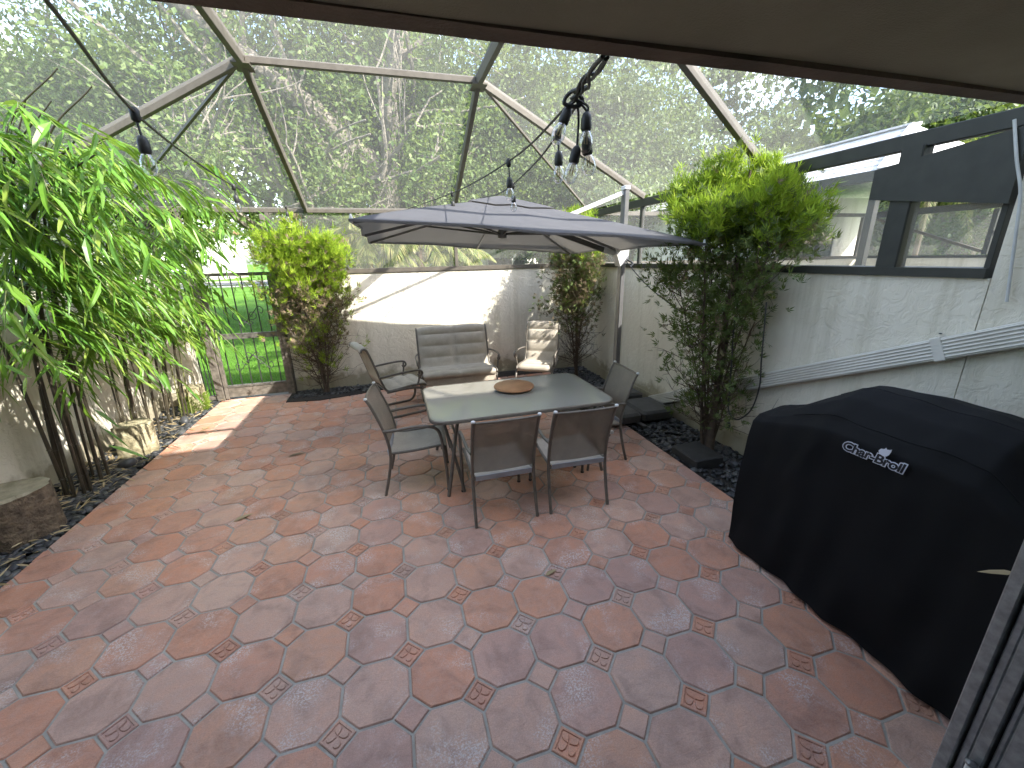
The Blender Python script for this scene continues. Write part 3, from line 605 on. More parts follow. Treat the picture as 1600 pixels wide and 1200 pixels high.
for sx, xe in ((-1, -3.32), (1, 3.44)):
    panel((sx*1.09, YB, ZT+.02), (xe, 5.38, ZB+.03), (xe, 3.45, ZB+.03), (sx*1.09, 2.6, ZT+.02))
    panel((sx*1.09, 2.6, ZT+.02), (xe, 3.45, ZB+.03), (xe, .32, ZB+.03), (sx*1.09, .31, ZT+.02))
    MB().add([(sx*1.09, YB, ZT+.02), (xe, 7.1, ZB+.02), (xe, 5.38, ZB+.03)], [(0, 1, 2)]).build('screen_panel', 'screen', ce)
    MB().add([(sx*1.09, YB, ZT+.02), (sx*1.09, 7.12, zz), (xe, 7.1, ZB+.02)], [(0, 1, 2)]).build('screen_panel', 'screen', ce)
    panel((xe, 7.1, H_+.03), (xe, 5.38, H_+.03), (xe, 5.38, ZB-.1), (xe, 7.1, ZB-.1))
    panel((xe, 5.37, H_+.03), (xe, 2.2, H_+.03), (xe, 2.2, ZB-.1), (xe, 5.37, ZB-.1))
panel((-1.60, 7.125, H_+.03), (1.07, 7.125, H_+.03), (1.07, 7.125, ZB-.04), (-1.60, 7.125, ZB-.04))
panel((1.11, 7.125, H_+.03), (3.41, 7.125, H_+.03), (3.41, 7.125, ZB-.04), (1.11, 7.125, ZB-.04))
panel((3.44, 2.12, H_+.03), (3.44, 1.67, H_+.03), (3.44, 1.67, 2.26), (3.44, 2.12, 2.26))

# ---- iron gate and fixed side panel
gt = thing('iron_gate', 'black iron gate with scrolls and a grey lock rail in a weathered frame', 'gate', (0, 6.97, 0))
X0, X1 = -2.60, -1.68
for x in (X0, X1-.05): MB().bbox(x, x+.05, -.025, .025, .02, 1.83).build('stile', 'gatewood', gt)
MB().bbox(X0+.052, X1-.052, -.022, .022, .93, 1.01).build('lock_rail', 'gatemetal', gt)
MB().bbox(X0, X1, -.022, .022, 1.832, 1.88).build('top_rail', 'bronze', gt)
MB().bbox(X0+.052, X1-.052, -.018, .018, .04, .19).build('kick_panel', 'gatewood', gt)
MB().bbox(X0+.052, X1-.052, -.026, .026, .192, .225).build('bottom_rail', 'gatemetal', gt)
nb = 6
for k in range(nb):
    x = X0+.052+(X1-X0-.104)*(k+.5)/nb
    MB().box(x-.007, x+.007, -.007, .007, 1.012, 1.83).build('bar', 'iron', gt); MB().box(x-.007, x+.007, -.007, .007, .226, .928).build('bar', 'iron', gt)
def scroll(cx, cz, sx, sz, s=1.0):
    pts = []
    for k in range(34):
        t = k/33; a = -math.pi/2+t*3.9*math.pi/2*1.15; r = (.012+.055*(1-t)**1.0)*s
        pts.append((cx+sx*(.10*s+r*math.cos(a)), -.016, cz+sz*(.07*s+r*math.sin(a))))
    pts = [(cx, -.016, cz-.04*sz)]+[(cx+sx*.05*s, -.016, cz+sz*.005*s)]+pts
    return MB().tube(pts, .0055, 6)
cx = (X0+X1)/2+.02
for cz, sz in ((1.20, 1), (.64, -1)):
    for sx in (-1, 1):
        scroll(cx, cz, sx, sz).build('scroll', 'iron', gt, True)
        MB().tube(spl([(cx, -.016, cz-.03*sz), (cx+sx*.11, -.016, cz+.09*sz), (cx+sx*.20, -.016, cz+.19*sz), (cx+sx*.255, -.016, cz+.15*sz), (cx+sx*.235, -.016, cz+.09*sz), (cx+sx*.20, -.016, cz+.115*sz)], 6), .0055, 6).build('scroll', 'iron', gt, True)
        MB().tube(spl([(cx, -.016, cz-.03*sz), (cx+sx*.05, -.016, cz-.075*sz), (cx+sx*.09, -.016, cz-.045*sz), (cx+sx*.065, -.016, cz-.015*sz)], 6), .0055, 6).build('scroll', 'iron', gt, True)
MB().bbox(X0+.06, X0+.10, -.06, -.023, .93, 1.02).build('latch', 'alu', gt)
sp = thing('side_panel', 'narrow fixed iron-barred panel between the gate and the cream pier', 'gate panel', (0, 6.98, 0))
MB().bbox(-2.715, -2.61, -.045, .045, 0, 1.9, .006).build('post', 'gatewood', sp)
MB().bbox(-2.89, -2.72, -.02, .02, .94, 1.0).build('rail', 'gatewood', sp); MB().bbox(-2.89, -2.72, -.02, .02, 1.83, 1.88).build('rail', 'bronze', sp); MB().bbox(-2.89, -2.72, -.02, .02, .02, .08).build('rail', 'gatewood', sp)
for x in (-2.85, -2.80, -2.755): MB().box(x-.006, x+.006, -.006, .006, .08, .938).build('bar', 'iron', sp); MB().box(x-.006, x+.006, -.006, .006, 1.0, 1.83).build('bar', 'iron', sp)
tag(MB().bbox(-1.674, -1.625, 6.92, 7.04, 0, 2.66, .005).build('gate_post', 'gatewood'), 'brown post on the hinge side of the gate by the juniper', 'post')
struct(MB().box(-2.92, -1.62, 6.99, 7.3, -.08, .004).build('threshold', 'kerb'))

# ================================================================== FURNITURE
# ---- glass table
tb = thing('patio_table', 'rectangular glass-topped patio table with rounded corners and splayed legs', 'table', (1.05, 3.70, 0))
def rrect(hx, hy, r, n=8):
    o = []
    for cx, cy, a0 in ((hx-r, hy-r, 0), (-hx+r, hy-r, 90), (-hx+r, -hy+r, 180), (hx-r, -hy+r, 270)):
        for k in range(n+1): a = R(a0+90*k/n); o.append((cx+r*math.cos(a), cy+r*math.sin(a)))
    return o
hx, hy = .855, .53
MB().prism(rrect(hx-.012, hy-.012, .13), .712, .720).build('glass_top', 'glass', tb)
o1, o2 = rrect(hx, hy, .14), rrect(hx-.03, hy-.03, .115); k = len(o1)
prof = [(o1, .692), (o1, .716), ([((a[0]*.75+b[0]*.25), (a[1]*.75+b[1]*.25)) for a, b in zip(o1, o2)], .7225), ([((a[0]*.45+b[0]*.55), (a[1]*.45+b[1]*.55)) for a, b in zip(o1, o2)], .7215), (o2, .711), (o2, .692)]
v = [(x, y, z) for p_, z in prof for x, y in p_]; m = len(prof)
MB().add(v, [(a*k+i, a*k+(i+1) % k, ((a+1) % m)*k+(i+1) % k, ((a+1) % m)*k+i) for a in range(m) for i in range(k)]).build('rim', 'frame', tb, True)
for sx in (-1, 1):
    for sy in (-1, 1):
        MB().tube(spl([(sx*.60, sy*.36, .70), (sx*.655, sy*.41, .45), (sx*.705, sy*.455, .2), (sx*.745, sy*.485, 0)], 5), .016, 10).build('leg', 'frame', tb, True)
        MB().tube([(sx*.74, sy*.30, .692), (sx*.665, sy*.415, .36), (sx*.60, sy*.47, .012)], .013, 8).build('leg_brace', 'frame', tb, True)
    MB().tube([(sx*.64, -.39, .55), (sx*.64, .39, .55)], .012, 8).build('stretcher', 'frame', tb, True)
    MB().tube([(sx*.60, -.49, .698), (sx*.60, .49, .698)], .014, 8).build('apron', 'frame', tb, True)
MB().tube([(-.66, 0, .55), (.66, 0, .55)], .012, 8).build('stretcher', 'frame', tb, True)
ls = thing('lazy_susan', 'round wooden turntable lying on the glass table', 'tray', (1.10, 3.84, .7225))
MB().lathe([(.07, 0), (.075, .004), (.075, .014), (.06, .016)], 24).build('swivel_base', 'udark', ls, True)
MB().lathe([(.19, .016), (.203, .020), (.206, .030), (.200, .037), (.192, .038), (.05, .0375)], 40).build('disc', 'wood', ls, True)

# ---- sling dining chairs (built facing +Y)
def dining(name, label):
    t = thing(name, label, 'chair', group='dining chairs around the glass table')
    for s in (-1, 1):
        bk = spl([(s*.250, -.285, 0), (s*.248, -.235, .20), (s*.246, -.205, .40), (s*.246, -.235, .60), (s*.246, -.315, .83), (s*.246, -.352, .905)], 6)
        MB().tube(bk, .0135, 10).build('back_upright', 'frame', t, True)
        ar = spl([(s*.262, .270, 0), (s*.262, .262, .22), (s*.264, .245, .44), (s*.268, .215, .585), (s*.272, .14, .632), (s*.272, .02, .640), (s*.268, -.14, .622), (s*.252, -.245, .612)], 7)
        MB().tube(ar, .0135, 10, ).build('arm_and_front_leg', 'frame', t, True)
        MB().tube(spl([(s*.236, -.21, .395), (s*.238, 0, .408), (s*.238, .22, .432), (s*.238, .262, .415)], 5), .012, 8).build('seat_rail', 'frame', t, True)
        MB().lathe([(.0145, 0), (.0155, .004), (.0155, .012), (.011, .016)], 12, (s*.246, -.354, .902)).build('end_cap', 'cap', t, True)
        MB().lathe([(.0165, 0), (.0165, .012), (.014, .016)], 12, (s*.262, .270, -.001)).build('foot', 'rubber', t, True)
    for y, z in ((-.205, .375), (.235, .405)): MB().tube([(-.245, y, z), (.245, y, z)], .011, 8).build('crossbar', 'frame', t, True)
    MB().tube(spl([(-.240, -.352, .895), (-.1, -.368, .897), (.1, -.368, .897), (.240, -.352, .895)], 4), .0105, 8).build('top_bar', 'frame', t, True)
    bc = spl([(0, -.206, .435), (0, -.235, .60), (0, -.315, .83), (0, -.349, .897)], 6)
    def bf(a, b):
        k = a*(len(bc)-1); i = min(int(k), len(bc)-2); p = bc[i]+(bc[i+1]-bc[i])*(k-i); x = -.234+.468*b; sag = .018*(1-(2*b-1)**2)
        return (x, p[1]-sag, p[2])
    MB().grid(bf, 14, 8, .003).build('back_sling', 'sling_thin', t, True)
    sc_ = spl([(0, -.212, .400), (0, -.1, .392), (0, .1, .408), (0, .22, .434), (0, .268, .418)], 5)
    def sf_(a, b):
        k = a*(len(sc_)-1); i = min(int(k), len(sc_)-2); p = sc_[i]+(sc_[i+1]-sc_[i])*(k-i); return (-.234+.468*b, p[1], p[2]-.020*(1-(2*b-1)**2)+.002)
    MB().grid(sf_, 14, 8, .004).build('seat_sling', 'sling', t, True)
    MB().beam((-.225, -.226, .392), (.225, -.226, .392), .006, .05, (0, -.25, 1)).build('seat_edge', 'seam', t)  # rear sling edge; its pale blue is painted reflected light
    return t
dc = dining('dining_chair', 'sling chair seen from behind, left of the two backed to the camera')
dc.location = (.70, 2.99, 0)
def place(label, x, y, rz):
    c = copy_tree(dc); c.location = (x, y, 0); c.rotation_euler = (0, 0, R(rz)); c['label'] = label; return c
place('sling chair seen from behind, right of the two backed to the camera', 1.325, 2.975, -2)
place('sling chair in profile pulled up to the left end of the glass table', .08, 3.62, -96)
place('sling chair at the right end of the table beside the juniper', 1.86, 3.60, 86)

# ---- padded seats
def padprof(w0, ridges, sx=1.0):
    """profile (y,z) of a padded sling from seat front up over the rolled head"""
    return spl([(0, .31, .335), (0, .30, .395), (0, .12, .405), (0, -.10, .385), (0, -.215, .395), (0, -.275, .52), (0, -.335, .72), (0, -.39, .89), (0, -.42, .955), (0, -.462, .965), (0, -.485, .925)], 8)
def padded(t, hw, cols, mat='pad'):
    pc = padprof(0, 0); seg = np.linalg.norm(np.diff(pc, axis=0), axis=1); s = np.concatenate([[0], np.cumsum(seg)]); s /= s[-1]
    def at(a):
        return np.array([np.interp(a, s, pc[:, 1]), np.interp(a, s, pc[:, 2])])
    def fn(a, b):
        p = at(a); d = at(min(1, a+.01))-at(max(0, a-.01)); nrm = np.array([-d[1], d[0]])/np.linalg.norm(d)
        ridge = abs(math.sin(math.pi*a*7.0))**.5; cb = abs(math.sin(math.pi*b*cols))**.35 if cols > 1 else 1
        edge = min(1, 10*b*1.2, 10*(1-b)*1.2)
        p = p-nrm*(.030*ridge*cb*edge); x = -hw+2*hw*b
        return (x, p[0], p[1])
    MB().grid(fn, 90, 14*cols, .012).build('padded_sling', mat, t, True)
    for sx in (-1, 1):
        fr = np.array([(sx*(hw+.012), y, z) for _, y, z in pc[4:]]); MB().tube(fr, .014, 8).build('side_frame', 'frame', t, True)
    return pc
def spring_chair(label, x, y, rz):
    t = thing('spring_chair', label, 'chair', (x, y, 0), R(rz), 'padded rocking chairs by the sunlit wall'); padded(t, .255, 1)
    for s in (-1, 1):
        MB().tube(spl([(s*.285, -.30, .58), (s*.31, -.12, .60), (s*.315, .12, .612), (s*.315, .235, .60), (s*.31, .262, .555), (s*.30, .225, .525), (s*.295, .205, .555)], 6), .014, 8).build('armrest', 'frame', t, True)
        MB().tube(spl([(s*.30, .225, .59), (s*.295, .215, .48), (s*.285, .19, .395)], 5), .013, 8).build('arm_post', 'frame', t, True)
        MB().tube(spl([(s*.275, -.22, .37), (s*.275, .05, .375), (s*.275, .25, .345), (s*.275, .345, .24), (s*.275, .34, .10), (s*.275, .27, .022), (s*.275, .08, .014), (s*.275, -.30, .014)], 7), .0165, 10).build('spring_leg', 'frame', t, True)
    MB().tube([(-.275, -.30, .014), (.275, -.30, .014)], .0155, 8).build('base_bar', 'frame', t, True); MB().tube([(-.275, .16, .37), (.275, .16, .37)], .012, 8).build('crossbar', 'frame', t, True)
    MB().tube([(-.27, -.20, .37), (.27, -.20, .37)], .012, 8).build('crossbar', 'frame', t, True)
    return t
spring_chair('padded rocking chair left of the loveseat, turned sideways', -.06, 5.62, -72)
spring_chair('padded rocking chair right of the loveseat beside the bare juniper', 2.12, 5.98, 148)
bn = thing('loveseat_glider', 'two-seat padded glider bench against the far wall with a sun streak', 'bench', (.86, 6.14, 0), R(180)); padded(bn, .54, 2)
for s in (-1, 1):
    MB().tube(spl([(s*.575, -.30, .58), (s*.605, -.12, .60), (s*.61, .14, .612), (s*.61, .25, .60), (s*.605, .275, .555), (s*.595, .235, .53), (s*.59, .22, .555)], 6), .014, 8).build('armrest', 'frame', bn, True)
    MB().tube([(s*.60, .23, .60), (s*.58, .22, .36), (s*.58, .22, .30)], .013, 8).build('arm_post', 'frame', bn, True)
    MB().tube([(s*.56, -.30, .02), (s*.56, -.26, .32), (s*.56, .26, .32), (s*.56, .30, .02)], .016, 8).build('leg_frame', 'frame', bn, True)
    MB().tube([(s*.56, -.31, .018), (s*.56, .31, .018)], .016, 8).build('foot_rail', 'frame', bn, True)
    MB().tube([(s*.52, -.18, .12), (s*.52, -.14, .36)], .010, 8).build('glider_link', 'frame', bn, True); MB().tube([(s*.52, .18, .12), (s*.52, .14, .36)], .010, 8).build('glider_link', 'frame', bn, True)
for y, z in ((.26, .30), (-.26, .30), (.16, .36), (-.18, .36), (.20, .12), (-.20, .12)): MB().tube([(-.56, y, z), (.56, y, z)], .013, 8).build('crossbar', 'frame', bn, True)
MB().box(-.535, .535, .265, .285, .23, .335).build('front_apron', 'pad', bn)

# ---- cantilever umbrella
ub = thing('cantilever_umbrella', 'slate grey square cantilever umbrella with side pole over the table', 'umbrella', (2.76, 4.70, 0))
UC = (1.235-2.76, -.05); RZ, PK, HW = 2.165, 2.61, 1.45
TX, TY = -.066, -.012
def cz(x, y): return TX*x+TY*y
def can(rad, ang):
    c, s = math.cos(ang), math.sin(ang); k = 1/max(abs(c), abs(s)); x, y = HW*rad*k*c, HW*rad*k*s
    e = ang/(math.pi/4); fr = abs(e-round(e))*2       # 0 on a rib, 1 between ribs
    z = RZ+(PK-RZ)*max(0.0, 1-rad)**.93-.035*fr*rad*max(0.0, 1-rad)*4*.55+.02*fr*rad**4
    inn = 1-.018*fr*rad
    return (x*inn, y*inn, z+cz(x, y))
def pol(mb, r0, r1, nr, na, dz=0, zf=None, th=.003):
    v = []; f = []
    for i in range(nr+1):
        for j in range(na):
            p = can(max(r0+(r1-r0)*i/nr, 1e-4), 2*math.pi*j/na-math.pi)
            v.append((p[0]+UC[0], p[1]+UC[1], p[2]+dz+(zf(r0+(r1-r0)*i/nr) if zf else 0)))
    o = len(v); v += [(x, y, z-th) for x, y, z in v]
    for i in range(nr):
        for j in range(na):
            q = (i*na+j, (i+1)*na+j, (i+1)*na+(j+1) % na, i*na+(j+1) % na); f += [q, tuple(o+a for a in reversed(q))]
    for i in (0, nr):
        for j in range(na): f.append((i*na+j, i*na+(j+1) % na, o+i*na+(j+1) % na, o+i*na+j))
    return mb.add(v, f)
cn = pol(MB(), .17, 1, 16, 128).build('canopy', 'canopy', ub, True)
pol(MB(), 1.0, 1.012, 1, 128, -.002, None, .018).build('hem', 'canopy', cn, True)
pol(MB(), .01, .30, 6, 64, .030, lambda r: -.045*r).build('vent_cap', 'canopy', cn, True)
HUB = (UC[0], UC[1], 2.30)
MB().lathe([(.03, -.10), (.05, -.09), (.05, -.02), (.035, 0), (.03, .30)], 16, HUB).build('hub', 'umetal', ub, True)
for k in range(8):
    a = k*math.pi/4; p0 = can(.03, a); p1 = can(.99, a); pm_ = can(.52, a)
    q = lambda p, d: (p[0]+UC[0], p[1]+UC[1], p[2]-d)
    rb = MB().beam(q(p0, .05), q(p1, .022), .016, .028).build('rib', 'umetal', ub)
    MB().beam((HUB[0]+.05*math.cos(a), HUB[1]+.05*math.sin(a), HUB[2]-.05), q(pm_, .045), .012, .020).build('strut', 'udark', ub)
for ax in (-1, 1):
    for ay in (-1, 1):
        p = can(1.0, math.atan2(ay, ax)); MB().lathe([(.006, -.03), (.012, -.02), (.012, .01), (.005, .03)], 8, (p[0]+UC[0], p[1]+UC[1], p[2])).build('corner_tip', 'cap', ub, True)
MB().bbox(-.030, .030, -.045, .045, .08, 2.73, .008).build('pole', 'umetal', ub)
MB().bbox(-.036, .036, -.052, .052, 2.732, 2.775, .008).build('pole_cap', 'uwhite', ub)
MB().prism([(-.12, 2.07), (.06, 2.07), (.05, 1.93), (-.045, 1.88)], -.06, .06)
sl_ = MB(); sl_.add([(-.13, -.06, 2.08), (.06, -.06, 2.08), (.055, -.06, 1.94), (-.05, -.06, 1.87), (-.13, .06, 2.08), (.06, .06, 2.08), (.055, .06, 1.94), (-.05, .06, 1.87)], [(0, 3, 2, 1), (4, 5, 6, 7), (0, 1, 5, 4), (1, 2, 6, 5), (2, 3, 7, 6), (3, 0, 4, 7)])
sl_.build('slider_clamp', 'uwhite', ub)
MB().beam((-.115, 0, 2.03), (-.26, 0, 2.065), .05, .06).build('arm_joint', 'uwhite', ub)
MB().beam((-.25, 0, 2.065), (HUB[0]+.02, HUB[1]*.6, 2.47), .045, .055).build('boom', 'udark', ub)
MB().beam((-.03, 0, 2.70), (-.74, 0, 2.44), .032, .045).build('top_strut', 'uwhite', ub)
MB().tube(spl([(.03, -.05, 1.95), (.10, -.09, 1.90), (.03, -.14, 1.86)], 5), .010, 8).build('crank_handle', 'udark', ub, True)
for dx, dy in ((-.40, -.62), (.06, -.62), (-.40, .06), (.06, .06)):
    MB().bbox(dx, dx+.44, dy, dy+.54, .035, .15, .03).build('base_weight', 'concrete', ub)
MB().beam((-.5, 0, .02), (.5, 0, .02), .06, .03).beam((0, -.75, .021), (0, .65, .021), .06, .03).build('cross_foot', 'udark', ub)
for x, y in ((-.44, -.74), (.50, -.30)): MB().lathe([(.018, 0), (.022, .02), (.015, .035)], 12, (x, y, 0.0)).build('levelling_foot', 'cap', ub, True)

# ---- covered barbecue
gc = thing('grill_cover', 'black fabric cover draped over a barbecue with a white logo', 'grill cover', (2.52, 1.22, 0))
secs = []
# cross sections along local y; (x,z) outline front bottom -> over the top -> back bottom
def sec(shelf):
    hood = [(-.36, .02), (-.345, .30), (-.325, .62), (-.312, .90), (-.305, 1.06), (-.255, 1.135), (-.165, 1.225), (-.06, 1.275), (.05, 1.285), (.17, 1.26), (.26, 1.17), (.315, 1.02), (.325, .70), (.335, .35), (.345, .02)]
    low = [(-.36, .02), (-.350, .30), (-.335, .60), (-.322, .82), (-.305, .945), (-.26, .985), (-.17, .998), (-.06, 1.004), (.05, 1.005), (.17, 1.0), (.26, .99), (.315, .94), (.325, .66), (.335, .33), (.345, .02)]
    return [(a[0]*(1-shelf)+b[0]*shelf, a[1]*(1-shelf)+b[1]*shelf) for a, b in zip(hood, low)]
YL = .78
ys = [(-YL, 1.0, .90), (-YL+.02, 1.0, .985), (-.60, 1.0, 1), (-.50, .93, 1), (-.40, .45, 1), (-.32, .06, 1), (-.15, 0, 1), (.05, 0, 1), (.25, 0, 1), (.33, .04, 1), (.42, .22, 1), (.56, .58, 1), (.68, .88, 1), (.72, .97, 1), (YL-.02, 1.0, .985), (YL, 1.0, .90)]
yk = np.array([y for y, _, _ in ys]); sh = np.array([s for _, s, _ in ys]); sc2 = np.array([s for _, _, s in ys])
pr_n = 61
def coverfn(a, b):
    y = -YL+2*YL*a; s = np.interp(y, yk, sh); c = np.interp(y, yk, sc2); p = np.array(sec(s)); t = b*(len(p)-1); i = min(int(t), len(p)-2); x, z = p[i]+(p[i+1]-p[i])*(t-i)
    z = z if z < .5 else .5+(z-.5)*(.75+.25*c) if c < 1 else z
    x = x*(.96+.04*c)
    # drape folds
    low = max(0, 1-z/1.1); fold = .014*math.sin(y*13+3*math.sin(z*3))*low+.008*math.sin(y*31+z*4)*low
    diag = .016*math.exp(-((y-.30-(1.1-z)*.35)/.05)**2)*max(0, min(1, (1.12-z)*4))*max(0, min(1, (z-.45)*4))
    wr = .004*math.sin(z*24+y*9)*max(0, 1-abs(z-.9)*3)+.003*math.sin(y*40+x*22)
    sgn = -1 if b < .5 else 1
    x += sgn*(fold+diag+wr*.6); z += (.006*math.sin(y*11+x*9)+.003*math.sin(y*27)) if .35 < b < .65 else 0
    yy = y*(1+.02*low)
    return (x, yy, z)
cv = MB().grid(coverfn, 110, 84)
cover = cv.build('cover', 'cover', gc, True)
def endcap(sgn):
    a = 1.0 if sgn > 0 else 0.0
    edge = [coverfn(a, b/84) for b in range(85)]; mb = MB(); cxm = 0
    rows = 10; v = []; f = []
    for k in range(rows+1):
        t = k/rows
        for j, (x, y, z) in enumerate(edge):
            bul = sgn*(.03*math.sin(math.pi*min(1, t*1.0))*1+.010*math.sin(x*30+z*5)*t)
            v.append((x*(1-t), y+bul*(.4+.6*t), z*(1-.0*t) if z < .5 else z))
    for k in range(rows):
        for j in range(84): q = (k*85+j, k*85+j+1, (k+1)*85+j+1, (k+1)*85+j); f.append(q if sgn < 0 else q[::-1])
    return mb.add(v, f)
for s_ in (-1, 1): endcap(s_).build('end_panel', 'cover', gc, True)
MB().tube([coverfn(a/60, .505) for a in range(13, 48)], .0035, 6).build('seam', 'cover', gc, True)
MB().tube([coverfn(a/60, 5.0/14) for a in range(8, 52)], .003, 6).build('seam', 'cover', gc, True)
# white logo patch on the front: white outlined letters and a flame
def text_mesh(body, size, offset, extr, shear=.22):
    cu = bpy.data.curves.new('lettering', 'FONT'); cu.body = body; cu.size = size; cu.offset = offset; cu.extrude = extr; cu.shear = shear; cu.align_x = 'CENTER'; cu.resolution_u = 3; cu.space_character = .93
    ob = bpy.data.objects.new('lettering', cu); COL.objects.link(ob); bpy.context.view_layer.update()
    me = bpy.data.meshes.new_from_object(ob.evaluated_get(bpy.context.evaluated_depsgraph_get())); bpy.data.objects.remove(ob); return me
lg = bpy.data.objects.new('logo_outline', text_mesh('Char-Broil', .070, .0062, .0008)); lg.data.materials.append(MT['logo_w'])
lk = bpy.data.objects.new('logo_letters', text_mesh('Char-Broil', .070, .0018, .0010)); lk.data.materials.append(MT['logo_k'])
for o, dz in ((lg, .0), (lk, .0012)):
    COL.objects.link(o); o.parent = gc
    LGM = Matrix.Translation((-.330-dz, .055, 1.006)) @ Matrix(((0, -.10, -1, 0), (-1, 0, 0, 0), (0, 1, -.10, 0), (0, 0, 0, 1)))
    o.matrix_local = LGM
fp = np.array([(.050, .047), (.034, .052), (.028, .066), (.036, .080), (.050, .084), (.056, .094), (.061, .086), (.072, .089), (.080, .096), (.079, .082), (.072, .062), (.062, .050)])
mbf = MB(); mbf.prism([tuple(p) for p in fp[::-1]], -.0012, .0012); fo = mbf.build('logo_flame', 'logo_w', gc); fo.matrix_local = LGM

# ---- downspout on the right wall
ds = thing('downspout', 'white ribbed downspout sloping along the shaded wall', 'downspout', (3.4, 0, 0))
A_, B_ = np.array([-.045, 1.05, 1.685]), np.array([-.045, 4.72, .035]); dr = (B_-A_)/np.linalg.norm(B_-A_); up_ = np.cross(np.array([1., 0, 0]), dr); up_ = up_ if up_[2] > 0 else -up_
MB().beam(A_, B_, .06, .14, up_).build('pipe', 'downspout', ds)
for k in range(6):
    o_ = up_*(-.054+.0216*k)+np.array([-.0305, 0, 0]); MB().tube([A_+o_, B_+o_], .0065, 6).build('rib', 'downspout', ds, True)
for t_ in (.185, .62):
    c_ = A_+(B_-A_)*t_
    MB().beam(c_-dr*.028, c_+dr*.028, .078, .156, up_).build('strap', 'downspout', ds)
    MB().lathe([(.006, -.004), (.010, 0), (.006, .004)], 8, tuple(c_+up_*.10+np.array([.03, 0, 0]))).build('screw', 'iron', ds)
# ---- extension cord in the right juniper
mb = MB(); mb.tube(spl([(3.00, 2.76, 1.60), (2.99, 2.73, 1.35), (2.97, 2.69, 1.10), (2.96, 2.66, .90), (2.96, 2.70, .68), (2.95, 2.79, .55), (2.95, 2.87, .52), (2.95, 2.94, .57), (2.96, 2.97, .70), (2.97, 3.00, .95), (2.98, 3.04, 1.25), (2.98, 3.05, 1.45)], 6), .0065, 7)
ec = thing('extension_cord', 'black extension cord looped through the juniper', 'cord'); mb.build('cable', 'rubber', ec, True)
MB().tube([(2.95, 2.905, .535), (2.945, 2.915, .47)], .005, 6).build('pigtail', 'rubber', ec); MB().lathe([(.008, -.05), (.019, -.04), (.021, -.01), (.012, .012)], 10, (2.945, 2.915, .455)).build('plug', 'rubber', ec, True)
tag(MB().bbox(2.66, 2.99, 2.95, 3.33, -.02, .085, .012).build('paving_slab', 'slab'), 'dark square slab in the bed at the foot of the juniper', 'slab')

tag(MB().tube(spl([(2.78, 4.64, 1.93), (2.84, 4.2, 1.64), (2.92, 3.6, 1.38), (2.98, 3.34, 1.30)], 6), .006, 6).build('guy_cord', 'rubber', None, True), 'thin black cord running from the umbrella pole into the juniper', 'cord')
# ---- stumps
def stump(label, x, y, r, h, side, top, lean=.0, seed=1, moss=False):
    rn = np.random.default_rng(seed); t = thing('tree_stump', label, 'stump', (x, y, -.02)); n = 40; ph = rn.uniform(0, 6.28, 6)
    def rad(a, z): return r*(1+.05*math.sin(3*a+ph[0])+.035*math.sin(5*a+ph[1])+.03*math.sin(11*a+ph[2]+z*6)+.025*math.sin(17*a+ph[3]+z*3))*(1.035-.035*min(1, z/h*2.2) if z < h else 1)
    rows = 9; v = []; f = []
    for k in range(rows):
        z = h*k/(rows-1)
        for j in range(n): a = 2*math.pi*j/n; q = rad(a, z); v.append((q*math.cos(a)+lean*z, q*math.sin(a), z+(.012*math.sin(2*a+ph[4]) if k == rows-1 else 0)))
    for k in range(rows-1):
        for j in range(n): f.append((k*n+j, k*n+(j+1) % n, (k+1)*n+(j+1) % n, (k+1)*n+j))
    MB().add(v, f).build('bark', side, t, True)
    tv = [v[(rows-1)*n+j] for j in range(n)]; cv_ = [(lean*h+(p[0]-lean*h)*.9, p[1]*.9, h+.008) for p in tv]; cc = [(lean*h+(p[0]-lean*h)*.45, p[1]*.45, h+.003) for p in tv]
    ff = [(j, (j+1) % n, n+(j+1) % n, n+j) for j in range(n)]+[(n+j, n+(j+1) % n, 2*n+(j+1) % n, 2*n+j) for j in range(n)]+[tuple(2*n+j for j in range(n))]
    MB().add(tv+cv_+cc, ff).build('cut_top', top, t)
    if moss:
        m = 1600; a = rn.uniform(-2.6, .4, m); z = h*rn.random(m)**1.4*.7; P = np.stack([np.array([rad(q, w_)*math.cos(q) for q, w_ in zip(a, z)]), np.array([rad(q, w_)*math.sin(q) for q, w_ in zip(a, z)]), z], 1)
        D = np.stack([np.cos(a), np.sin(a), rn.uniform(.2, 1.6, m)], 1); vv, ff2 = leaf_cards(P, D, rn.normal(size=(m, 3)), rn.uniform(.02, .06, m), rn.uniform(.006, .012, m)); o = npmesh('moss', vv, ff2, 3, 'moss', t, kind='stuff')
    return t
stump('dark weathered tree stump at the left edge of the photo', -2.96, 3.72, .215, .40, 'bark_dark', 'stump_top', 0, 3)
stump('pale sunlit tree stump between the two bamboo clumps', -2.90, 5.20, .165, .36, 'stump_pale', 'stump_pale', .03, 8)
stump('small stump with bright green moss near the gate', -2.88, 6.62, .15, .36, 'stump_pale', 'stump_pale', 0, 5, True)

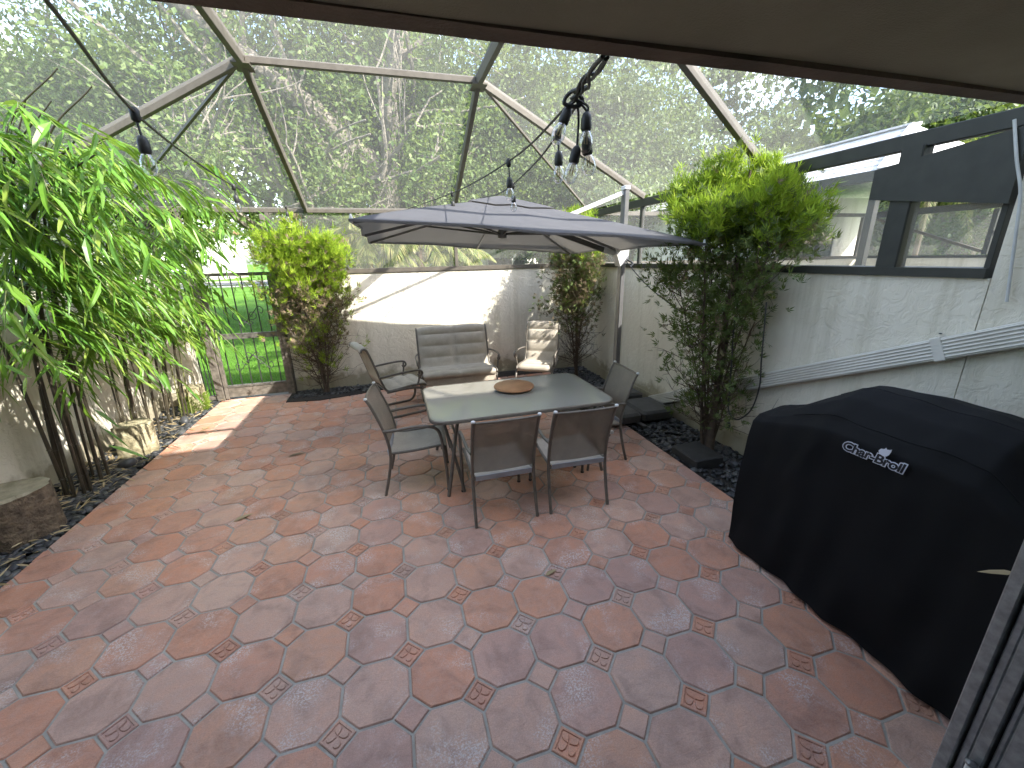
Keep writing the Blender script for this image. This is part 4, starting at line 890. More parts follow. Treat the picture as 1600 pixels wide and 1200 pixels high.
# ---- string lights
def string_light(label, path, drops, anchor=None, r=.0045):
    t = thing('string_light', label, 'string light', tuple(path[0])); o0 = np.array(path[0], float)
    p = spl(path, 10)-o0; MB().tube(p, r, 7).build('cable', 'rubber', t, True)
    for a, dl in drops:
        q = p[int(a*(len(p)-1))]
        MB().lathe([(.007, -.028), (.013, -.022), (.014, .006), (.008, .014)], 10, tuple(q)).build('tee', 'rubber', t, True)
        MB().tube([q+V3(0, 0, -.02), q+V3(.003, 0, -.05-dl)], .004, 6).build('drop_wire', 'rubber', t)
        b = q+V3(.003, 0, -.05-dl); bulb(t, b)
    return t
def bulb(t, b, M4=None):
    mk = [MB().lathe([(.014, -.048), (.0175, -.042), (.0165, -.012), (.012, 0), (.006, .006)], 12).build('socket', 'rubber', t, True),
          MB().lathe([(.009, -.112), (.018, -.104), (.0235, -.088), (.0225, -.070), (.015, -.052), (.012, -.047)], 14).build('bulb', 'bulb', t, True),
          MB().tube([(-.004, 0, -.05), (-.005, 0, -.085), (.005, 0, -.085), (.004, 0, -.05)], .0016, 5).build('filament', 'brass', t)]
    for o in mk: o.matrix_local = Matrix.Translation(tuple(b)) @ (M4 or Matrix.Identity(4))
string_light('string light crossing in front of the bamboo to the cage corner', [(-.52, 1.04, 2.447), (-.77, 2.0, 2.47), (-.99, 3.7, 2.52), (-1.09, 5.6, 2.62), (-1.1, 7.05, 2.73)], [(.21, .02), (.475, .01), (.79, .01)])
BN = np.array([.62, 1.40, 2.478])
string_light('left of the two string lights running from the eave bundle over the umbrella', [BN, (.66, 2.2, 2.48), (.62, 3.6, 2.535), (.48, 5.4, 2.64), (.30, 7.08, 2.73)], [(.29, .03), (.56, .02)])
string_light('right of the two string lights running from the eave bundle over the umbrella', [BN+V3(.02, 0, -.005), (.80, 2.3, 2.475), (.98, 3.7, 2.53), (1.15, 5.5, 2.70), (1.25, 7.08, 2.74)], [(.11, .02), (.40, .02)])
bd = thing('light_bundle', 'knotted bundle of spare string-light cable and bulbs hanging from the eave', 'string light', (0, 0, 0))
TP = np.array([.545, 1.055, 2.452])
for k in range(4):
    a = k*1.57; off = V3(.012*math.cos(a), .006*math.sin(a), .010*math.sin(a)); mid = (TP+BN)/2+V3(.014*math.cos(a+2), 0, .014*math.sin(a+2))
    MB().tube(spl([TP+off*.6, TP*.7+BN*.3+off, mid, TP*.3+BN*.7-off, BN+off*.8], 6), .0048, 7).build('cable', 'rubber', bd, True)
MB().tube(spl([TP*.25+BN*.75+V3(.02, 0, .01), BN+V3(-.012, .0, .018), BN+V3(-.03, .01, -.01), BN+V3(.01, 0, -.02), BN+V3(.03, 0, .0), BN+V3(0, 0, .02)], 6), .006, 7).build('knot', 'rubber', bd, True)
for dx, dy, dz, tilt, lng in ((.035, -.02, -.015, 0, .03), (.018, .01, -.02, 14, .115), (.046, 0, -.01, -9, .10), (-.01, .02, -.01, 25, .012)):
    q = BN+V3(dx, dy, dz); MB().tube(spl([BN+V3(.01, 0, 0), q+V3(.004, 0, -.3*lng), q+V3(0, 0, -lng)], 5), .004, 6).build('drop_wire', 'rubber', bd, True); bulb(bd, q+V3(0, 0, -lng), Matrix.Rotation(R(tilt), 4, 'Y'))

# ---- sliding door jamb at the lower right
sd = thing('sliding_door', 'edge of an aluminium sliding door frame at the lower right corner', 'door', (1.16, .35, 0))
for y0, y1, x0 in [(.012, .036, 0), (-.006, .009, .012), (-.032, -.009, .002), (-.046, -.035, .014), (-.080, -.049, .004), (-.150, -.083, -.004)]:
    MB().bbox(x0, .30, y0, y1, 0, 2.36, .0025).build('stile', 'alu', sd)
MB().box(.024, .29, -.15, .03, .001, 2.35).build('track_back', 'rubber', sd)
MB().bbox(-.012, .008, -.030, -.012, .80, .885, .004).build('latch', 'cap', sd)
MB().lathe([(.004, 0), (.010, .002), (.010, .008), (.004, .011)], 10, (-.014, -.021, .885)).build('latch_button', 'alu', sd)
wr_ = thing('dried_sprig', 'small dried leafy sprig in a pale clip at the right edge', 'plant', (1.86, .60, .96))
P = np.zeros((9, 3))+RNG.normal(0, .008, (9, 3))+np.array([0, 0, .03]); a = RNG.uniform(0, 6.28, 9); D = np.stack([np.cos(a), np.sin(a), RNG.uniform(-.2, .8, 9)], 1)
v, f = lance_cards(P, D, rvec(9), RNG.uniform(.06, .10, 9), RNG.uniform(.02, .03, 9), .2); npmesh('leaves', v, f, 3, 'drybamboo', wr_)
MB().bbox(-.02, .02, -.012, .012, -.03, .012, .004).build('clip', 'cap', wr_); MB().tube([(0, 0, -.96), (.002, 0, -.03)], .004, 6).build('stem', 'twig', wr_)

# ================================================================== VEGETATION
# ---- bamboo
def lancemesh(k):
    v, f = lance_cards([(0, 0, 0)], [(1, 0, 0)], [(0, .15*(k-1.5), 1)], [1.0], [.125+.02*k], .10+.07*k)
    me = bpy.data.meshes.new('leaf'); me.from_pydata([tuple(x) for x in v], [], [tuple(int(i) for i in q) for q in f]); me.materials.append(MT['bamboo']); return me
LM = [lancemesh(k) for k in range(4)]
def bamboo(label, culms, nspray, zlo, zhi, seed, nobj, reach=.75, thin=(), yb=0.0):
    rn = np.random.default_rng(seed); bx, by = culms[0][0], culms[0][1]
    t = thing('bamboo_clump', label, 'bamboo', (bx, by, -.02), 0, 'bamboo along the planting bed'); O = np.array([bx, by, -.02])
    paths = []
    for (x, y, h, lx, ly, r) in culms:
        p = spl([(x, y, -.02), (x+lx*.10, y+ly*.12, h*.3), (x+lx*.28, y+ly*.35, h*.62), (x+lx*.62, y+ly*.7, h*.88), (x+lx*1.15, y+ly, h)], 9)-O
        m = len(p); rad = r*(1-.72*np.linspace(0, 1, m)**1.3); paths.append((p, h))
        MB().tube(p, rad, 9).build('culm', 'culm' if r > .009 else 'culm_green', t, True)
        mb = MB(); dk = max(2, m//11)
        for k in range(2, m-6, dk):
            d = unit(p[k+1]-p[k]); mb.tube([p[k]-d*.006, p[k], p[k]+d*.006], [rad[k]*1.02, rad[k]*1.28, rad[k]*1.02], 9)
        if mb.n: mb.build('node_rings', 'culm', t, True, kind='stuff')
    P = []; D = []; Nn = []; Ln = []; Wd = []; tw = MB()
    for s in range(nspray):
        p, h = paths[rn.integers(len(paths))]; zt = rn.uniform(zlo, zhi); k = int(np.clip(np.searchsorted(p[:, 2], zt), 1, len(p)-1)); b = p[k]
        az = rn.normal(-.15+yb, 1.25); el = rn.uniform(-.25, .95); ln = rn.uniform(.30, 1.0)*reach*(1.0 if zt > 1.3 else .7)
        d = np.array([math.cos(az)*math.cos(el), math.sin(az)*math.cos(el), math.sin(el)])
        q = [b+d*ln*u+np.array([0, 0, -.62*ln*u*u]) for u in np.linspace(0, 1, 6)]
        if rn.random() < .6: tw.tube(q, [.0032, .003, .0026, .0022, .0018, .0012], 3)
        nl = rn.integers(8, 13)
        for u in np.linspace(.25, 1, nl):
            i = min(int(u*5), 4); c = q[i]+(q[i+1]-q[i])*(u*5-i); dd = unit(q[i+1]-q[i]); side = rn.choice([-1, 1]); sd_ = unit(np.cross(dd, [0, 0, 1.]))
            ld = unit(dd*rn.uniform(.4, 1.0)+sd_*side*rn.uniform(.15, 1.1)+np.array([.08, 0, -rn.uniform(.0, 1.0)])+rn.normal(0, .12, 3)); P.append(c); D.append(ld)
            Nn.append(unit(np.array([0, 0, 1.])+rn.normal(0, .38, 3))); Ln.append(rn.uniform(.14, .28)); Wd.append(rn.uniform(.019, .034))
    P, D, Nn, Ln, Wd = map(np.array, (P, D, Nn, Ln, Wd))
    W_ = P+O; ok = (W_[:, 0] > -3.22) | (W_[:, 2] > 1.95); ok &= (W_[:, 2] > .1) & (W_[:, 2] < 3.6); P, D, Nn, Ln, Wd = P[ok], D[ok], Nn[ok], Ln[ok], Wd[ok]
    tw.build('twigs', 'culm_green', t, kind='stuff')
    dist_ = np.linalg.norm(P+O-np.array([0, 0, 2.0]), axis=1)-Ln*3; od = np.argsort(dist_); big, rest = od[:nobj], od[nobj:]
    for i in big:
        o = bpy.data.objects.new('leaf', LM[int(rn.integers(4))]); COL.objects.link(o); o.parent = t
        x = unit(D[i]); y = unit(np.cross(Nn[i], x)); z = np.cross(x, y); m4 = Matrix(((x[0], y[0], z[0], P[i][0]), (x[1], y[1], z[1], P[i][1]), (x[2], y[2], z[2], P[i][2]), (0, 0, 0, 1))); o.matrix_local = m4 @ Matrix.Scale(Ln[i], 4)
    v, f = lance_cards(P[rest], D[rest], Nn[rest], Ln[rest], Wd[rest], .18); npmesh('foliage', v, f, 3, 'bamboo', t, kind='stuff')
    return t
rb_ = random.Random(4)
def culmset(cx, cy, n, h, r, sx=.16, sy=.22, lx=.7, ly=-.1):
    o = []
    for k in range(n): o.append((cx+rb_.uniform(-sx, sx)*.7, cy+rb_.uniform(-sy, sy), h*rb_.uniform(.86, 1.06), lx*rb_.uniform(.35, 1.25), ly+rb_.uniform(-.4, .4), r*rb_.uniform(.55, 1.1)))
    return o
bamboo('thick dark bamboo clump behind the stump at the left edge', culmset(-2.98, 4.50, 11, 3.14, .021, .14, .24, .75, -.35), 225, 1.3, 3.05, 11, 110, .95)
bamboo('leafy bamboo clump behind the pale sunlit stump', culmset(-3.00, 5.55, 9, 3.0, .015, .16, .22, .8, -.2), 130, 1.1, 3.0, 12, 80, .9)
bamboo('slender bamboo clump nearest to the gate', culmset(-2.98, 6.25, 9, 2.75, .012, .18, .2, .75, -.15), 95, 1.1, 2.7, 13, 60, .8)
bamboo('bamboo clump standing mostly outside the left edge of the photo', culmset(-3.0, 3.0, 7, 3.05, .018, .12, .3, .5, .5), 60, 2.2, 3.0, 14, 40, .7, yb=.5)

# ---- junipers / arborvitae
def juniper(label, x, y, stems, ntw, fol, seed, clipx=None, clipy=None):
    """stems: (dx, dy, h, r) ; fol: list of (material, n, zlo, zhi, spread, dens_pow) sprays on the outer twigs"""
    rn = np.random.default_rng(seed); t = thing('juniper_shrub', label, 'shrub', (x, y, 0), 0, 'junipers planted in the beds'); tips = []
    paths = []
    for i, (dx, dy, h, r) in enumerate(stems):
        m = 16; u = np.linspace(0, 1, m)[:, None]; w = np.cumsum(rn.normal(0, .009, (m, 3)), 0); w[0] = 0
        p = np.array([[rn.uniform(-.03, .03), rn.uniform(-.03, .03), -.03]])+np.concatenate([dx*u**1.2, dy*u**1.2, h*u], 1)+w
        MB().tube(p, r*(1-.8*u[:, 0]), 8).build('trunk' if i == 0 else 'stem', 'twig', t, True); paths.append((p, h, r))
    tw = MB()
    def okp(q):
        a, b = q[0]+x, q[1]+y
        if clipx and q[2] < 1.9 and a > clipx: return False
        if clipy and q[2] < 1.9 and b > clipy: return False
        return True
    for k in range(ntw):
        p, h, r = paths[rn.integers(len(paths))]; i = rn.integers(2, len(p)-1); b = p[i]; az = rn.uniform(0, 2*math.pi); ln = rn.uniform(.15, .60)*(1.12-.55*b[2]/h)
        d = np.array([math.cos(az), math.sin(az), rn.uniform(.35, 1.1)]); d = unit(d); q = [b]
        for s in range(5):
            d = unit(d+rn.normal(0, .16, 3)+np.array([0, 0, .06])); q.append(q[-1]+d*ln/5)
        if not okp(q[-1]): continue
        tw.tube(q, [.0055, .0046, .0038, .003, .0022, .0012], 4); tips.append((q[-1], d, ln)); tips.append((q[3], d, ln)); 
        for s in range(4):
            j = rn.integers(1, 6); d2 = unit(d+rn.normal(0, .6, 3)); e = [q[j]]
            for _ in range(3): d2 = unit(d2+rn.normal(0, .2, 3)); e.append(e[-1]+d2*ln*rn.uniform(.08, .16))
            if okp(e[-1]): tw.tube(e, [.0028, .0022, .0016, .001], 3); tips.append((e[-1], d2, ln)); tips.append((e[2], d2, ln))
    tw.build('branches', 'twig', t)
    TP_ = np.array([a for a, _, _ in tips]); TD = np.array([b for _, b, _ in tips])
    for nm, mat, n, zlo, zhi, spread in fol:
        w = np.clip((TP_[:, 2]-zlo)/max(.01, zhi-zlo), 0, 1) if zhi > zlo else np.clip((zlo-TP_[:, 2])/max(.01, zlo-zhi), 0, 1)
        w = w+1e-5; idx = rn.choice(len(TP_), n, p=w/w.sum()); c = TP_[idx]+rn.normal(0, spread, (n, 3)); d = unit(TD[idx]*(.6 if mat == 'jun' else 1)+rn.normal(0, .35, (n, 3))+np.array([0, 0, .85 if mat == 'jun' else .2]))
        keep = np.array([okp(q) for q in c]) & (c[:, 2] > .05); c, d = c[keep], d[keep]; n = len(c)
        sd_ = unit(np.cross(d, rn.normal(size=(n, 3)))); up = np.cross(sd_, d); PP = []; DD = []; NN = []; LL = []; WW = []
        for k in range(7):
            a = (k-3)*.34; PP.append(c+d*(.006*abs(3-abs(k-3)))); DD.append(d*math.cos(a)+sd_*math.sin(a)+rn.normal(0, .12, (n, 3))); NN.append(up+rn.normal(0, .25, (n, 3))); LL.append(rn.uniform(.035, .075, n)*(1.15-.11*abs(k-3))*(1.45 if mat == 'jun' else 1)); WW.append(rn.uniform(.008, .013, n))
        v, f = leaf_cards(np.concatenate(PP), np.concatenate(DD), np.concatenate(NN), np.concatenate(LL), np.concatenate(WW), .05); npmesh(nm, v, f, 3, mat, t, kind='stuff')
    return t
juniper('juniper with bright green top and bare lower twigs beside the downspout', 3.06, 3.28,
        [(.06, .02, 2.72, .048), (-.34, -.05, 2.45, .018), (.30, .10, 2.5, .015), (-.50, .12, 1.9, .011), (.12, -.32, 2.55, .013), (-.14, .34, 2.7, .013), (.22, .02, 2.78, .012), (-.2, .1, 2.62, .012), (.42, -.14, 2.35, .011)], 330,
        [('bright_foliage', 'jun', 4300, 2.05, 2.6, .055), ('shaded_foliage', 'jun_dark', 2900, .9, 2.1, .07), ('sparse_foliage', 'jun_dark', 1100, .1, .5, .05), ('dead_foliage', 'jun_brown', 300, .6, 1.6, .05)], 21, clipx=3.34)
juniper('juniper right of the gate with green crown and brown dead interior', -1.13, 6.80,
        [(.02, -.02, 2.62, .026), (-.42, -.08, 2.25, .014), (.38, -.05, 2.1, .014), (-.25, -.22, 2.4, .012), (.22, -.2, 2.35, .012), (.5, -.02, 1.5, .009), (-.5, 0, 1.5, .009)], 430,
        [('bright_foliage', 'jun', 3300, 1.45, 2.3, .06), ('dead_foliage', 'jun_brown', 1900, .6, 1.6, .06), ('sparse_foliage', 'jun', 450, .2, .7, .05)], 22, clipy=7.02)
juniper('thin half-bare juniper in the corner behind the umbrella pole', 2.94, 6.36,
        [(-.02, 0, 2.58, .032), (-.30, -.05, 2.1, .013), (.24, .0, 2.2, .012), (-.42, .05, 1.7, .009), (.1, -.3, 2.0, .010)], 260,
        [('bright_foliage', 'jun', 1700, 1.95, 2.6, .06), ('dead_foliage', 'jun_brown', 1900, .7, 2.0, .06), ('shaded_foliage', 'jun_dark', 1500, .8, 2.0, .06)], 23, clipx=3.34, clipy=7.0)

# ---- big trees beyond the walls
def tree(label, x, y, trunk_r, forks, nleaf, lsize, mat, seed, crown, levels=4, group='tall trees behind the far wall', bark='bark', name='ficus_tree', limbs=()):
    """crown: (cx,cy,cz,rx,ry,rz) ellipsoid of foliage"""
    rn = np.random.default_rng(seed); t = thing(name, label, 'tree', (x, y, -.06), 0, group); mb = MB(); tips = []
    O = np.array([x, y, 0]); C_ = np.array(crown[:3])-O; Rr = np.array(crown[3:])
    def grow(p, d, r, ln, lv):
        q = [p]; rs = [r]; m = 6
        for k in range(m):
            d_ = unit(d+rn.normal(0, .15, 3)); d = unit(d*.75+d_*.25+rn.normal(0, .10, 3)); q.append(q[-1]+d*ln/m); rs.append(r*(1-.42*(k+1)/m))
        mb.tube(q, rs, 9 if lv > 2 else 5)
        if lv <= 1:
            for e in q[2:]: tips.append(e)
        if lv == 0: return
        for k in range(rn.integers(3, 5) if lv > 1 else 3):
            j = rn.integers(3, m+1) if k else m; dn = unit(d+rn.normal(0, .55, 3)+np.array([0, 0, .12]))
            to = unit(C_+rn.uniform(-1, 1, 3)*Rr*.9-q[j]); dn = unit(dn*.65+to*.5)
            grow(q[j], dn, rs[j]*rn.uniform(.55, .8), ln*rn.uniform(.55, .85), lv-1)
    for (dx, dy, dz, rf, ln) in forks: grow(np.array([rn.normal(0, trunk_r*.4), rn.normal(0, trunk_r*.4), -.1]), unit(np.array([dx, dy, dz])), trunk_r*rf, ln, levels)
    mb.build('trunk', bark, t, True)
    LP_ = []
    for pts_, ra, rb2 in limbs:
        q = spl(pts_, 8)-np.array([x, y, -.06]); w_ = np.cumsum(rn.normal(0, .02, q.shape), 0); q = q+w_-w_[:1]; LP_.append(q)
        MB().tube(q, np.linspace(ra, rb2, len(q))*(1+.12*np.sin(np.arange(len(q))*1.7)), 12).build('limb' if ra > .06 else 'branch', bark, t, True)
    if limbs:
        ar_ = MB()
        for k in range(42):
            q0 = LP_[k % 2][rn.integers(10, len(LP_[k % 2])-6)]; l_ = rn.uniform(.5, 2.0); ar_.tube([q0+rn.normal(0, .12, 3), q0+np.array([rn.normal(0, .1), -.15, -l_*.5]), q0+np.array([rn.normal(0, .12), -.2, -l_])], [.022, .015, .007], 5)
        ar_.build('aerial_roots', bark, t, kind='stuff')
    T = np.array(tips); dd = (T-C_)/Rr; T = T[(dd**2).sum(1) < 1.6]
    # leaf clumps: flattened pads on the twigs and through the outer crown
    nc = 420; u = rvec(nc)*RNG.uniform(.55, 1.0, (nc, 1))**.6; cl = C_+u*Rr
    if len(T): cl = np.concatenate([cl, T[rn.integers(len(T), size=900)]])
    wgt = rn.gamma(1.6, 1.0, len(cl)); idx = rn.choice(len(cl), nleaf, p=wgt/wgt.sum()); sg = rn.uniform(.22, .62, len(cl))[idx][:, None]*np.array([[1, 1, .5]])
    P = cl[idx]+rn.normal(0, 1, (nleaf, 3))*sg; P = P[P[:, 2] > .4]
    for q in LP_:      # keep the big limbs free of leaves on their open side
        kk = q[::3]; d2 = np.min(((P[:, None, [0, 2]]-kk[None][:, :, [0, 2]])**2).sum(2), 1); P = P[~((d2 < .42**2) & (P[:, 1] < kk[:, 1].mean()+.2) & (rn.random(len(P)) < .62))]
    n = len(P)
    D = unit(rn.normal(size=(n, 3))+np.array([0, 0, -.35])); Nn = unit(rn.normal(size=(n, 3))*.75+np.array([.35, -.35, .8])); Ln = rn.uniform(.55, 1.45, n)*lsize*np.where(P[:, 1] > C_[1]+.2, 2.3 if mat == 'ficus2' else 1.7, 1.0)
    v, f = leaf_cards(P, D, Nn, Ln, Ln*rn.uniform(.42, .6, n), .15); npmesh('crown', v, f, 3, mat, t, kind='stuff')
    return t
tree('great spreading ficus with pale gnarled limbs behind the far wall', -.2, 13.2, .62, [(-.55, 0, 1, .85, 3.6), (.35, .1, 1, .8, 3.4), (-.1, .4, 1.2, .7, 3.8), (.9, -.2, 1, .55, 3.6), (-1.1, -.3, .9, .5, 4.0)], 150000, .105, 'ficus', 31, (-.3, 13.2, 6.8, 6.2, 4.5, 4.6), 4, limbs=[
     ([(0, 12.9, 0), (-.05, 12.5, 2.2), (-.12, 12.2, 3.8), (-.8, 11.8, 4.6), (-1.45, 11.4, 5.2), (-2.7, 11.0, 6.1), (-4.2, 10.8, 7.2)], .42, .12), ([(.1, 12.9, 2.2), (.3, 12.2, 4.2), (.5, 11.8, 5.4), (.75, 11.5, 7), (1.0, 11.3, 9)], .26, .09),
     ([(.4, 11.9, 5.1), (1.3, 11.5, 5.35), (2.4, 11.2, 5.3), (3.6, 11, 5.6)], .055, .02), ([(-.9, 11.8, 4.7), (-1.9, 11.4, 4.6), (-3.0, 11.2, 4.75), (-4.2, 11, 4.5)], .06, .02), ([(-1.6, 11.4, 5.3), (-1.8, 11.2, 6.6), (-2.2, 11, 8.0)], .09, .03), ([(.7, 11.5, 6.4), (1.7, 11.2, 7.3), (2.5, 11, 8.6)], .06, .02)])
tree('dense dark leafy tree behind the right-hand roofs', 9.5, 15.5, .5, [(-.3, 0, 1, .8, 3.2), (.4, .1, 1, .8, 3.2), (0, -.3, 1.1, .7, 3.4)], 140000, .125, 'ficus2', 32, (9.0, 15.0, 6.4, 6.6, 4.2, 5.8), 3)
tree('airy tree with thin branches against the sky beyond the bamboo', -8.5, 14.5, .42, [(-.4, 0, 1, .8, 3.2), (.5, -.1, 1, .8, 3.4), (0, .3, 1.2, .7, 3.6)], 52000, .105, 'ficus', 33, (-8.0, 14.0, 7.6, 6.2, 4.2, 4.6), 4)
tree('broad tree behind the roofs at the far right', 18, 10.5, .5, [(-.3, 0, 1, .8, 3.4), (.4, .1, 1, .8, 3.4)], 62000, .15, 'ficus2', 34, (17.5, 10.5, 6.6, 5.0, 4.4, 5.6), 3)
tree('tree rising between the ficus and the dense tree', 4.6, 19, .45, [(-.3, 0, 1, .8, 3.4), (.4, .1, 1, .8, 3.4)], 70000, .16, 'ficus', 35, (4.5, 19, 7.6, 5.5, 4, 5.6), 3)
tree('street tree far beyond the lawn, left of the gate', -18, 38, .4, [(-.2, 0, 1, .8, 3.4), (.3, .1, 1, .8, 3.4)], 26000, .24, 'ficus', 36, (-18, 38, 6.5, 8, 5, 5), 3, 'street trees')
tree('street tree far beyond the lawn, seen above the gate', -31, 44, .4, [(-.2, 0, 1, .8, 3.4), (.3, .1, 1, .8, 3.4)], 20000, .26, 'ficus', 37, (-31, 44, 7, 8, 5, 5.5), 3, 'street trees')
tree('street tree far behind the ficus trunk', -4, 42, .4, [(-.2, 0, 1, .8, 3.4), (.3, .1, 1, .8, 3.4)], 24000, .24, 'ficus2', 38, (-4, 42, 6, 9, 5, 5.2), 3, 'street trees')
tree('street tree far behind the neighbouring patios', 14, 40, .4, [(-.2, 0, 1, .8, 3.4), (.3, .1, 1, .8, 3.4)], 24000, .24, 'ficus2', 39, (14, 40, 6, 10, 5, 5.2), 3, 'street trees')
# hanging aerial roots of the ficus
# ---- palms just beyond the far wall
def palm(label, x, y, h, nf, fl, seed):
    rn = np.random.default_rng(seed); t = thing('pygmy_palm', label, 'palm', (x, y, -.06), 0, 'palms behind the far wall'); MB().tube([(0, 0, 0), (.03, 0, h*.5), (0, 0, h)], [.07, .06, .065], 10).build('trunk', 'twig', t, True)
    P = []; D = []; Nn = []; Ln = []; st = MB()
    for k in range(nf):
        az = 2.4*k+rn.normal(0, .2); el = rn.uniform(-.2, 1.2); d = np.array([math.cos(az)*math.cos(el), math.sin(az)*math.cos(el), math.sin(el)]); l = fl*rn.uniform(.8, 1.15)
        q = np.array([np.array([0, 0, h])+d*l*u+np.array([0, 0, -l*.75*u*u]) for u in np.linspace(0, 1, 9)]); st.tube(q, np.linspace(.010, .002, 9), 4)
        for u in np.linspace(.12, 1, 46):
            i = min(int(u*8), 7); c = q[i]+(q[i+1]-q[i])*(u*8-i); dd = unit(q[i+1]-q[i]); sd_ = unit(np.cross(dd, [0, 0, 1.]))
            for s in (-1, 1): P.append(c); D.append(dd*.8+sd_*s*.8+np.array([0, 0, -.35])+rn.normal(0, .1, 3)); Nn.append([0, 0, 1.]); Ln.append(.26*math.sin(math.pi*(.15+.8*u))+.04)
    st.build('frond_stems', 'palm', t); Ln = np.array(Ln); v, f = lance_cards(P, D, Nn, Ln, np.full(len(P), .018), .25); npmesh('fronds', v, f, 3, 'palm', t, kind='stuff')
palm('yellowing palm above the far wall beside the juniper', -.35, 8.5, 2.5, 26, 1.15, 41)
palm('yellowing palm above the far wall behind the left umbrella corner', .6, 8.8, 2.55, 26, 1.2, 42)
palm('green palm behind the wall left of the post', 1.5, 9.6, 2.1, 20, 1.1, 43)
palm('palm crown rising behind the roof at the upper right', 13.2, 7.9, 4.0, 26, 2.0, 44)

# ================================================================== NEIGHBOURS AND BUILDINGS
def win(parent, x0, x1, y, z0, z1, axis='y', mat='winglass', t=.05):
    if axis == 'y': o = MB().box(x0, x1, y-.03, y-.005, z0, z1).build('window', mat, parent); fr = MB().box(x0-t, x0-.003, y-.05, y-.004, z0-t, z1+t).box(x1+.003, x1+t, y-.05, y-.004, z0-t, z1+t).box(x0-.002, x1+.002, y-.05, y-.004, z1+.003, z1+t).box(x0-.002, x1+.002, y-.05, y-.004, z0-t, z0-.003)
    else: o = MB().box(y-.03, y-.005, x0, x1, z0, z1).build('window', mat, parent); fr = MB().box(y-.05, y-.004, x0-t, x0-.003, z0-t, z1+t).box(y-.05, y-.004, x1+.003, x1+t, z0-t, z1+t).box(y-.05, y-.004, x0-.002, x1+.002, z1+.003, z1+t).box(y-.05, y-.004, x0-.002, x1+.002, z0-t, z0-.003)
    fr.build('frame', 'trim', o); return o
# neighbouring patio to the right: paving, its far wall, cage and hipped roof
struct(MB().box(3.62, 10.0, -.3, 7.0, -.10, -.03).build('neighbour_paving', 'kerb'))
w = thing('boundary_wall', 'sunlit cream wall across the neighbouring patio, seen through the screen', 'wall', (10.1, 0, 0)); MB().box(0, .2, .4, 7.1, -.1, H_-.03).build('wall_body', 'stucco', w); MB().box(-.02, .22, .4, 7.1, H_-.028, H_+.02).build('coping', 'shadebronze', w)
w = thing('boundary_wall', 'cream wall at the end of the neighbouring patio', 'wall', (0, 7.06, 0)); MB().box(3.63, 10.08, 0, .2, -.1, H_-.03).build('wall_body', 'stucco', w); MB().box(3.65, 10.07, -.02, .22, H_-.028, H_+.03).build('coping', 'bronze', w)
nc_ = thing('screen_enclosure', 'bronze cage frame over the neighbouring patio', 'screen enclosure', (6.85, 0, 0))
MB().beam((3.27, 7.05, 2.7), (3.27, .4, 2.7), .06, .12).build('side_rail', 'shadebronze', nc_)
MB().beam((-3.2, 7.14, 2.72), (3.25, 7.14, 2.72), .05, .07).build('front_rail', 'bronze', nc_)
for x in (-1.1, 1.1, 3.2): MB().beam((x, 7.14, H_+.03), (x, 7.14, 2.68), .05, .05).build('post', 'bronze', nc_)
for y in (1.6, 3.2, 5.0, 6.6): MB().beam((3.27, y, H_+.03), (3.27, y, 2.63), .07, .07, (0, 1, 0)).build('post', 'shadebronze', nc_)
MB().beam((3.27, 6.9, 2.62), (3.27, 5.05, H_+.08), .05, .05).build('brace', 'bronze', nc_); MB().beam((3.27, 1.7, H_+.1), (3.27, 3.1, 2.6), .05, .05).build('brace', 'bronze', nc_)
MB().beam((3.27, 5.0, 2.25), (3.27, .5, 2.25), .05, .05).build('mid_rail', 'bronze', nc_)
MB().add([(3.30, 7.05, H_+.03), (3.30, .5, H_+.03), (3.30, .5, 2.64), (3.30, 7.05, 2.64)], [(0, 1, 2, 3)]).build('screen_panel', 'screen', nc_)
# third patio and the building beyond
w = thing('boundary_wall', 'farther cream wall two patios away', 'wall', (16.8, 0, 0)); MB().box(0, .2, .4, 8, -.1, 2.25).build('wall_body', 'stucco_white', w); MB().box(-.02, .22, .4, 8, 2.252, 2.30).build('coping', 'shadebronze', w)
nb_ = thing('apartment_block', 'cream block with rust-red panels far beyond the neighbouring patios', 'building', (24, 0, 0))
MB().box(0, 8, -3, 15.9, -.1, 4.2).build('wall', 'bldg', nb_); MB().box(-.4, 8.4, -3.4, 16.3, 4.202, 4.5).build('roof', 'shingle', nb_)
for k in range(6):
    y = .2+k*2.6; win(nb_, y, y+1.3, 0, 1.2, 2.3, 'x'); MB().box(-.06, -.004, y-.1, y+1.4, 2.45, 3.1).build('rust_panel', 'bldgred', nb_); MB().box(-.12, -.004, y+1.55, y+1.7, 0, 4.19).build('pilaster', 'trim', nb_)
# hipped roof of the house across
nh = thing('hipped_house', 'house with pale glaring shingle hip roof right of the juniper', 'house', (0, 0, 0))
r1 = [(7.0, 4.83, 3.10), (7.0, 12.0, 3.10), (9.0, 12.0, 4.05), (9.0, 5.85, 4.05), (11.0, 12.0, 3.10), (11.0, 4.83, 3.10)]
sec_r = MB().add(r1, [(0, 3, 2, 1), (3, 5, 4, 2), (0, 5, 3)]).build('roof', 'shingle', nh)
for k in range(9):   # shingle courses
    t0 = k/9; a = np.array(r1[0])*(1-t0)+np.array(r1[3])*t0; b = np.array(r1[1])*(1-t0)+np.array(r1[2])*t0
    MB().beam(a+V3(0, .02, .012), b+V3(0, 0, .012), .012, .014).build('shingle_course', 'shingle', sec_r)
MB().beam(np.array(r1[0])+V3(0, 0, .02), np.array(r1[3])+V3(0, 0, .02), .16, .03).build('hip_cap', 'shingle', sec_r); MB().beam(np.array(r1[3])+V3(0, 0, .02), np.array(r1[2])+V3(0, 0, .02), .16, .03).build('ridge_cap', 'shingle', sec_r)
